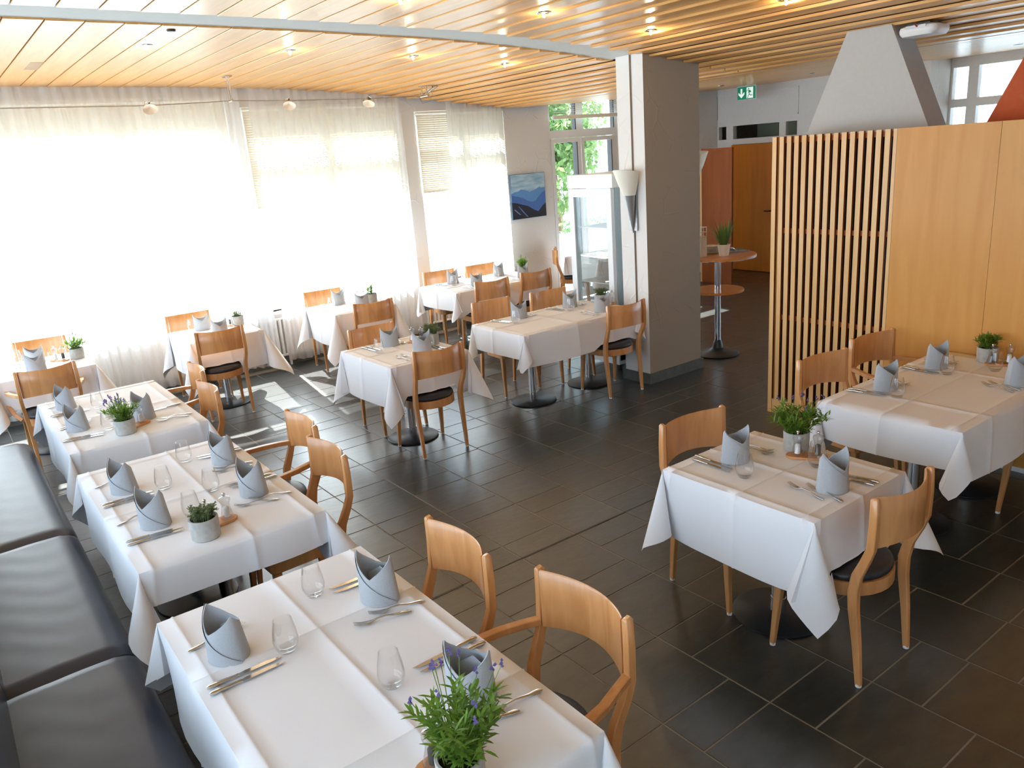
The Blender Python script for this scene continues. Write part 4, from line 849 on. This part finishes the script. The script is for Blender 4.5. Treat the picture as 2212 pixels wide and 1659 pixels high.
layer('snow_streak_print', [(-.20, -.13), (-.19, -.13), (-.10, -.22), (-.03, -.29), (-.05, -.29), (-.13, -.21)], -.003, plain('snow_blue', srgb(98, 122, 196), .8)); layer('snow_streak_print', [(-.28, -.17), (-.26, -.17), (-.16, -.25), (-.18, -.25)], -.003, MATS['snow_blue'])

# ------------------------------------------------------------------ glass door fridge
fr = empty('display_fridge', 'tall white glass fronted cake fridge behind the pillar table', 'fridge', (5.45, 5.93, 0))
part('header', G().box(-.02, -.325, 1.855, .6, .325, 1.985), FRIDGE, fr, 0)
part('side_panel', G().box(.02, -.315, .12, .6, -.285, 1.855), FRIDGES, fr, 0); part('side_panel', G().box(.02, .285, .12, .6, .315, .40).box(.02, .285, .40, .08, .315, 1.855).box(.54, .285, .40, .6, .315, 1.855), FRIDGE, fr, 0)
part('back_panel', G().box(.57, -.285, .12, .6, .285, .40), FRIDGE, fr, 0); part('base', G().box(0, -.315, .08, .6, .315, .33), FRIDGE, fr, 0)
g = G()
for k in range(16): g.box(-.004, -.22 + k * .028, .15, .002, -.22 + k * .028 + .014, .24)
part('vent_slots', g, BLACKP, fr, 0, kind='stuff')
d_ = part('door', G().box(-.03, -.31, .33, .015, -.24, 1.85).box(-.03, .235, .33, .015, .31, 1.85).box(-.03, -.24, 1.77, .015, .235, 1.85).box(-.03, -.24, .33, .015, .235, .40), FRIDGE, fr, 0)
part('pane', G().box(-.012, -.24, .40, -.006, .235, 1.77), glass('fridge_glass', (.93, .96, .96, 1), 1.0, 0, .04), d_, 0)
part('side_pane', G().box(.08, .297, .40, .54, .302, 1.855), MATS['fridge_glass'], fr, 0); part('back_pane', G().box(.582, -.285, .40, .587, .285, 1.855), MATS['fridge_glass'], fr, 0)
for y in (-.26, .26):
    for x in (.06, .54): part('caster', G().lathe([(.0, 0), (.02, .004), (.024, .03), (.02, .055), (.012, .08)], 12, x, y), RUBBER, fr)
for z in (.62, .90, 1.18, 1.46):
    g = G()
    for k in range(17): g.tube([(.04, -.27 + k * .034, z), (.55, -.27 + k * .034, z)], .0025, 4)
    g.tube([(.04, -.28, z), (.04, .28, z)], .004, 5).tube([(.55, -.28, z), (.55, .28, z)], .004, 5); part('wire_shelf', g, PLASTIC, fr)
for z, nm in ((.627, 'round golden cake on the lower fridge shelf'), (.907, 'round golden cake on the upper fridge shelf')):
    ck = empty('cake', nm, 'cake', (5.68, 5.78, z)); part('plate', G().lathe([(0, 0), (.08, 0), (.13, .012), (.128, .016), (.08, .006), (0, .005)], 24, cap=False), PORCEL, ck); part('sponge', G().lathe([(0, .007), (.10, .007), (.105, .03), (.10, .05), (0, .055)], 24, cap=False), CAKE, ck)

# ------------------------------------------------------------------ cone wall lamps
def sconce(x, y, z, rz, label):
    o = empty('wall_lamp', label, 'wall lamp', (x, y, z), rz, 'cone wall lamps')   # local -X points out of the wall
    cone = lambda a, b, r0, r1: [[(ax, r * math.cos(t), zz + r * .0 * math.sin(t)) if False else (ax - r * math.sin(t), r * math.cos(t), zz) for t in [-.35 + (PI + .7) * i / 20 for i in range(21)]] for (ax, zz, r) in ((a[0], a[1], r0), ((a[0] + b[0]) / 2, (a[1] + b[1]) / 2, (r0 + r1) / 2), (b[0], b[1], r1))]
    part('metal_cone', G().loops(cone((-.012, 0), (-.05, .40), .004, .062), cap=True), GREYM, o, 50)
    P = cone((-.045, .345), (-.075, .55), .058, .128)
    top = [(x_, y_, z_ + .03 * math.sin(i * PI / 20)) for i, (x_, y_, z_) in enumerate(P[-1])]; P[-1] = top
    part('shade', G().loops(P + [[(a * .96, b_ * .96, c_) for a, b_, c_ in P[-1]]], cap=False, closed=False), SHADE, o, 50)
    part('wall_plate', G().box(-.012, -.05, .02, 0, .05, .48), GREYM, o, 0)
sconce(5.35, 5.25, 1.45, 0, 'white cone shade over grey metal cone lamp on the pillar')
sconce(6.10, 5.22, 1.55, PI, 'cone wall lamp peeking past the far edge of the pillar')

# ------------------------------------------------------------------ bar table and its load
bt = empty('bar_table', 'tall round bar table with chrome pole, two wood tops and black foot', 'table', (6.62, 5.30, 0))
part('foot', G().lathe([(0, 0), (.225, 0), (.23, .012), (.19, .03), (.10, .045), (.06, .075), (.045, .14), (.035, .16)], 36), BLACKM, bt); part('pole', G().lathe([(.032, .15), (.032, 1.05)], 20), CHROME, bt)
part('lower_top', G().lathe([(0, .685), (.265, .685), (.27, .69), (.27, .705), (.265, .71), (0, .71)], 40, cap=False), BARW, bt); part('upper_top', G().lathe([(0, 1.045), (.385, 1.045), (.39, 1.05), (.39, 1.068), (.385, 1.073), (0, 1.073)], 48, cap=False), BARW, bt)
part('edge_band', G().lathe([(.386, 1.046), (.392, 1.046), (.392, 1.052), (.386, 1.052)], 48, cap=False), CHROME, bt)
sp_ = empty('spiky_plant', 'spiky green aloe like plant in a cream pot on the bar table', 'potted plant', (6.58, 5.19, 1.074))
part('pot', G().lathe([(0, 0), (.048, 0), (.062, .10), (.066, .115), (.058, .115), (.055, .10), (0, .095)], 28, cap=False), PORCEL, sp_)
rr = random.Random(12); g = G()
for k in range(34):
    a = rr.uniform(0, 2 * PI); q = rr.uniform(.05, .75); leafblade(g, (.03 * math.cos(a), .03 * math.sin(a), .095), Vector((math.cos(a) * q, math.sin(a) * q, 1)), rr.uniform(.16, .31), .017, rr, .45 * q, 5)
part('leaves', g, LEAFD, sp_, 0, kind='stuff')
for k in range(9): tag(link('plate', G().lathe([(0, .0), (.05, .0), (.085, .008), (.085, .011), (.05, .004), (0, .003)], 24, cap=False).mesh('plate', PORCEL, 50), None, (6.66, 5.42, 1.075 + k * .0085)), ('lowest', 'second lowest', 'third lowest', 'fourth lowest', 'middle', 'fourth from top', 'third from top', 'second from top', 'topmost')[k] + ' small cream plate of the stack on the bar table', 'plate', 'stacked plates on the bar table')
ct = empty('cutlery_tray', 'flat dark tray of cutlery on the bar table', 'tray', (6.86, 5.27, 1.074), -.5); part('tray', G().box(-.13, -.09, 0, .13, .09, .006).box(-.13, -.09, .006, .13, -.082, .016).box(-.13, .082, .006, .13, .09, .016), GREYM, ct, 0)
for k in range(5): utensil('f' if k % 2 else 's', 6.80 + .02 * k, 5.20 + .012 * k, 6.92 + .01 * k, 5.33 + .012 * k, ('first', 'second', 'third', 'fourth', 'fifth')[k] + ' loose piece of cutlery counted across the bar table tray')
for o in bpy.data.objects:
    if o.get('label', '').find('bar table tray') > 0: o.location.z = 1.082; o['group'] = 'cutlery on the bar table tray'
nb = empty('napkin_holder', 'cream napkin box with wire top on the bar table', 'holder', (6.42, 5.36, 1.074)); part('box', G().box(-.045, -.045, 0, .045, .045, .21), PORCEL, nb, 0)
g = G()
for k in range(3):
    for s_ in (-.045, .045): g.tube([(s_, -.04 + k * .04, .21), (s_, -.04 + k * .04, .30)], .0025, 5)
for z in (.25, .30): g.tube([(-.045, -.045, z), (.045, -.045, z), (.045, .045, z), (-.045, .045, z), (-.045, -.045, z)], .0025, 5)
part('wire_rack', g, PLASTIC, nb)

# ------------------------------------------------------------------ ceiling fittings
def on_ceiling_along(r_): pass
DL = [(2.60, 4.34, 'over the nearest field, first from the beam end'), (3.66, 4.35, 0), (4.75, 4.41, 0), (4.79, 3.25, 0), (1.61, 6.32, 0), (2.68, 6.33, 0), (3.72, 6.28, 0), (4.76, 6.25, 0)]
names = ['chrome ceiling downlight nearest the beam on the bright end of the near planks', 'chrome ceiling downlight second along the row before the beam', 'chrome ceiling downlight third along the row, close to the pillar', 'chrome ceiling downlight alone over the dark planks toward the divider', 'chrome ceiling downlight above the bench tables past the beam', 'chrome ceiling downlight past the beam above the hanging wire bracket', 'chrome ceiling downlight past the beam, third from the bench', 'chrome ceiling downlight past the beam nearest the pillar']
far = [(13.94, 8.99, 'chrome downlight close to the tall grey hood'), (13.89, 11.03, 'chrome downlight beside the green exit sign'), (13.99, 5.53, 'chrome downlight above the terracotta hood')]
RING = G().lathe([(.030, -.003), (.045, -.006), (.050, -.004), (.051, 0), (.040, .002), (.030, .0)], 24, cap=False).mesh('ring', CHROME, 60)
BUL = G().lathe([(0, -.034), (.008, -.030), (.010, -.018), (.007, 0), (.006, .02)], 12, cap=False).mesh('bulb', BULB, 60)
CUP = G().lathe([(.031, 0), (.026, .018), (.0, .019)], 20, cap=False).mesh('reflector', CHROME, 60)
def downlight(x, y, label, lit=True):
    c_ = min(PX, key=lambda q: abs(q - x)); z = CZ(x)
    for a, b in zip(PX, PX[1:]):
        if a <= x <= b: z = CZ((a + b) / 2); x = max(a + .06, min(b - .06, x))
    o = link('downlight', None, None, (x, y, z - .001)); tag(o, label, 'downlight', 'ceiling downlights'); link('ring', RING, o); link('reflector', CUP, o)
    if lit:
        link('bulb', BUL, o); l_ = bpy.data.lights.new('bulb_light', 'POINT'); l_.energy = 6; l_.color = (1, .80, .52); l_.shadow_soft_size = .012; link('bulb_light', l_, o, (0, 0, -.045))
for (x, y, _), lb in zip(DL, names): downlight(x, y, lb)
for rx, ry, lb in far:
    x = 9.2
    for _ in range(40): x = rx * dzc(x)
    downlight(min(x, 11.0), min(x, 11.0) / rx * ry, lb, False)
# low voltage wire lighting
tw = empty('cable_light_wires', 'pair of thin tension wires strung below the ceiling by the curtains', 'wire', (0, 0, 0))
for k in (-.022, .022): part('wire', G().tube([(-.5, 7.97 + k, 2.925), (.8, 7.97 + k, 2.915), (1.96, 7.97 + k, 2.905), (2.72, 7.97 + k, 2.930), (3.3, 7.97 + k, 2.918), (4.19, 7.97 + k, 2.918), (4.86, 7.97 + k, 2.932)], .0022, 5), WIRE, tw)
wm = empty('wire_bracket', 'thin two rod bracket hanging from the ceiling planks over the wires', 'bracket', (2.71, 7.97, 0))
for k in (-.03, .03): part('rod', G().tube([(0, k, 2.93), (0, k, CZ(2.7))], .006, 8), CHROME, wm)
part('ceiling_plate', G().box(-.03, -.06, CZ(2.7) - .012, .03, .06, CZ(2.7)), CHROME, wm, 0); part('spacer', G().tube([(0, -.05, 2.93), (0, .05, 2.93)], .010, 8), CHROME, wm)
we = empty('wire_anchor', 'chrome anchor with struts where the tension wires end at the ceiling', 'bracket', (4.87, 7.9, 0))
zc = CZ(4.87)
for k in (-.05, .05):
    part('post', G().tube([(0, k + .05, 2.93), (0, k + .05, zc)], .007, 8), CHROME, we); part('strut', G().tube([(0, k + .05, 2.94), (.16, k + .03, zc)], .006, 8), CHROME, we)
part('crossbar', G().tube([(0, -.03, 2.93), (0, .13, 2.93)], .014, 10), CHROME, we); part('ceiling_plate', G().box(-.03, -.02, zc - .01, .2, .12, zc), CHROME, we, 0)
part('lead', G().tube([(-.1, .05, 2.93), (-.04, .04, 2.85), (.05, .02, 2.87), (.1, .04, 2.95), (.02, .05, zc)], .0025, 5), WIRE, we)
for x, lb, tl in ((1.96, 'wire mounted spotlight with amber disc reflector, left of the hanging bracket', .5), (3.29, 'wire mounted spotlight just right of the hanging bracket', .1), (4.19, 'wire mounted spotlight nearest the wire end anchor', -.5)):
    o = empty('wire_spotlight', lb, 'spotlight', (x, 7.97, 2.915), tl, 'spotlights on the tension wires'); o.rotation_euler = (-.55, .35 + tl * .3, tl)
    part('reflector', G().lathe([(.0, -.03), (.02, -.028), (.055, -.048), (.063, -.062), (.058, -.060), (.0, -.036)], 24, cap=False), plain('amber_glass', srgb(238, 214, 184), .3, 0), o)
    part('socket', G().lathe([(.0, .012), (.012, .012), (.018, -.01), (.020, -.03), (.0, -.032)], 14, cap=False), BLACKP, o)
    part('bow', G().tube([(.06 * math.cos(t), 0, -.045 + .07 * math.sin(t)) for t in [PI * i / 10 for i in range(11)]], .003, 6), CHROME, o); part('cross_bar', G().tube([(-.012, -.035, .004), (-.012, .035, .004)], .005, 6), CHROME, o)
# wireless access point
ap = empty('access_point', 'white rounded network box hung from the ceiling beside the grey hood', 'device', (5.98, 2.985, CZ(5.98) - .012))
g = G(); P0 = [(.125 * math.copysign(abs(math.cos(t)) ** .45, math.cos(t)), .14 * math.copysign(abs(math.sin(t)) ** .45, math.sin(t))) for t in [2 * PI * i / 40 for i in range(40)]]
g.loops([[(a * k, b * k, z) for a, b in P0] for k, z in ((.80, -.012), (.96, -.022), (1.0, -.042), (.98, -.060), (.88, -.082), (.4, -.088))]); part('housing', g, PLASTIC, ap, 50)
part('mount_plate', G().box(-.09, -.08, -.012, .09, .08, .0), BLACKP, ap, 0); part('port_panel', G().box(-.126, -.07, -.034, -.116, .07, -.016), GREYM, ap, 0); part('cable', G().tube([(-.124, -.01, -.026), (-.145, -.01, -.018), (-.125, -.005, -.004)], .005, 6), RED, ap)
# exit sign
ex = empty('exit_sign', 'green lit emergency exit sign with white arrow and running figure hanging from ceiling', 'sign', (10.7, 8.02, 2.865))
part('housing', G().box(.004, -.175, -.10, .03, .175, .105), PLASTIC, ex, 0); part('green_panel', G().box(0, -.165, -.092, .004, .165, .092), EXG, ex, 0)
part('mount', G().box(.0, -.02, .105, .03, .02, CZ(10.7) - 2.865), PLASTIC, ex, 0)
def sgn(nm, polys, m_, x=-.0012):
    g = G()
    for po in polys: g.add([(x, a, b) for a, b in po], [tuple(range(len(po)))])
    part(nm, g, m_, ex, 0)
sgn('arrow_symbol', [[(.105, .065), (.075, .065), (.075, 0), (.105, 0)], [(.145, .015), (.145, -.02), (.09, -.07), (.09, -.03)], [(.035, .015), (.09, -.03), (.09, -.07), (.035, -.02)], [(.105, 0), (.075, 0), (.09, -.04)]], EXW)
sgn('door_symbol', [[(-.005, .078), (-.125, .078), (-.125, -.08), (-.005, -.08)]], EXW)
sgn('running_figure', [[(-.045 + .012 * math.cos(t), .055 + .012 * math.sin(t)) for t in [2 * PI * i / 12 for i in range(12)]], [(-.035, .04), (-.075, .035), (-.085, .02), (-.05, -.015), (-.04, -.005)], [(-.035, .04), (-.005, .015), (.0, .022), (-.03, .05)], [(-.075, .035), (-.095, .0), (-.085, -.004), (-.068, .02)], [(-.05, -.015), (-.03, -.05), (-.012, -.075), (-.022, -.08), (-.045, -.05), (-.066, -.01)], [(-.055, -.012), (-.085, -.035), (-.115, -.03), (-.115, -.042), (-.082, -.05), (-.045, -.02)]], EXG, -.002)
# sensor on far planks
tag(link('ceiling_sensor', G().lathe([(0, -.012), (.025, -.010), (.03, 0), (.0, .001)], 16, cap=False).mesh('sensor', BLACKP, 50), None, (1.62, 5.68, CZ(1.6) - .001)), 'small black round sensor in the pale ceiling planks', 'sensor')
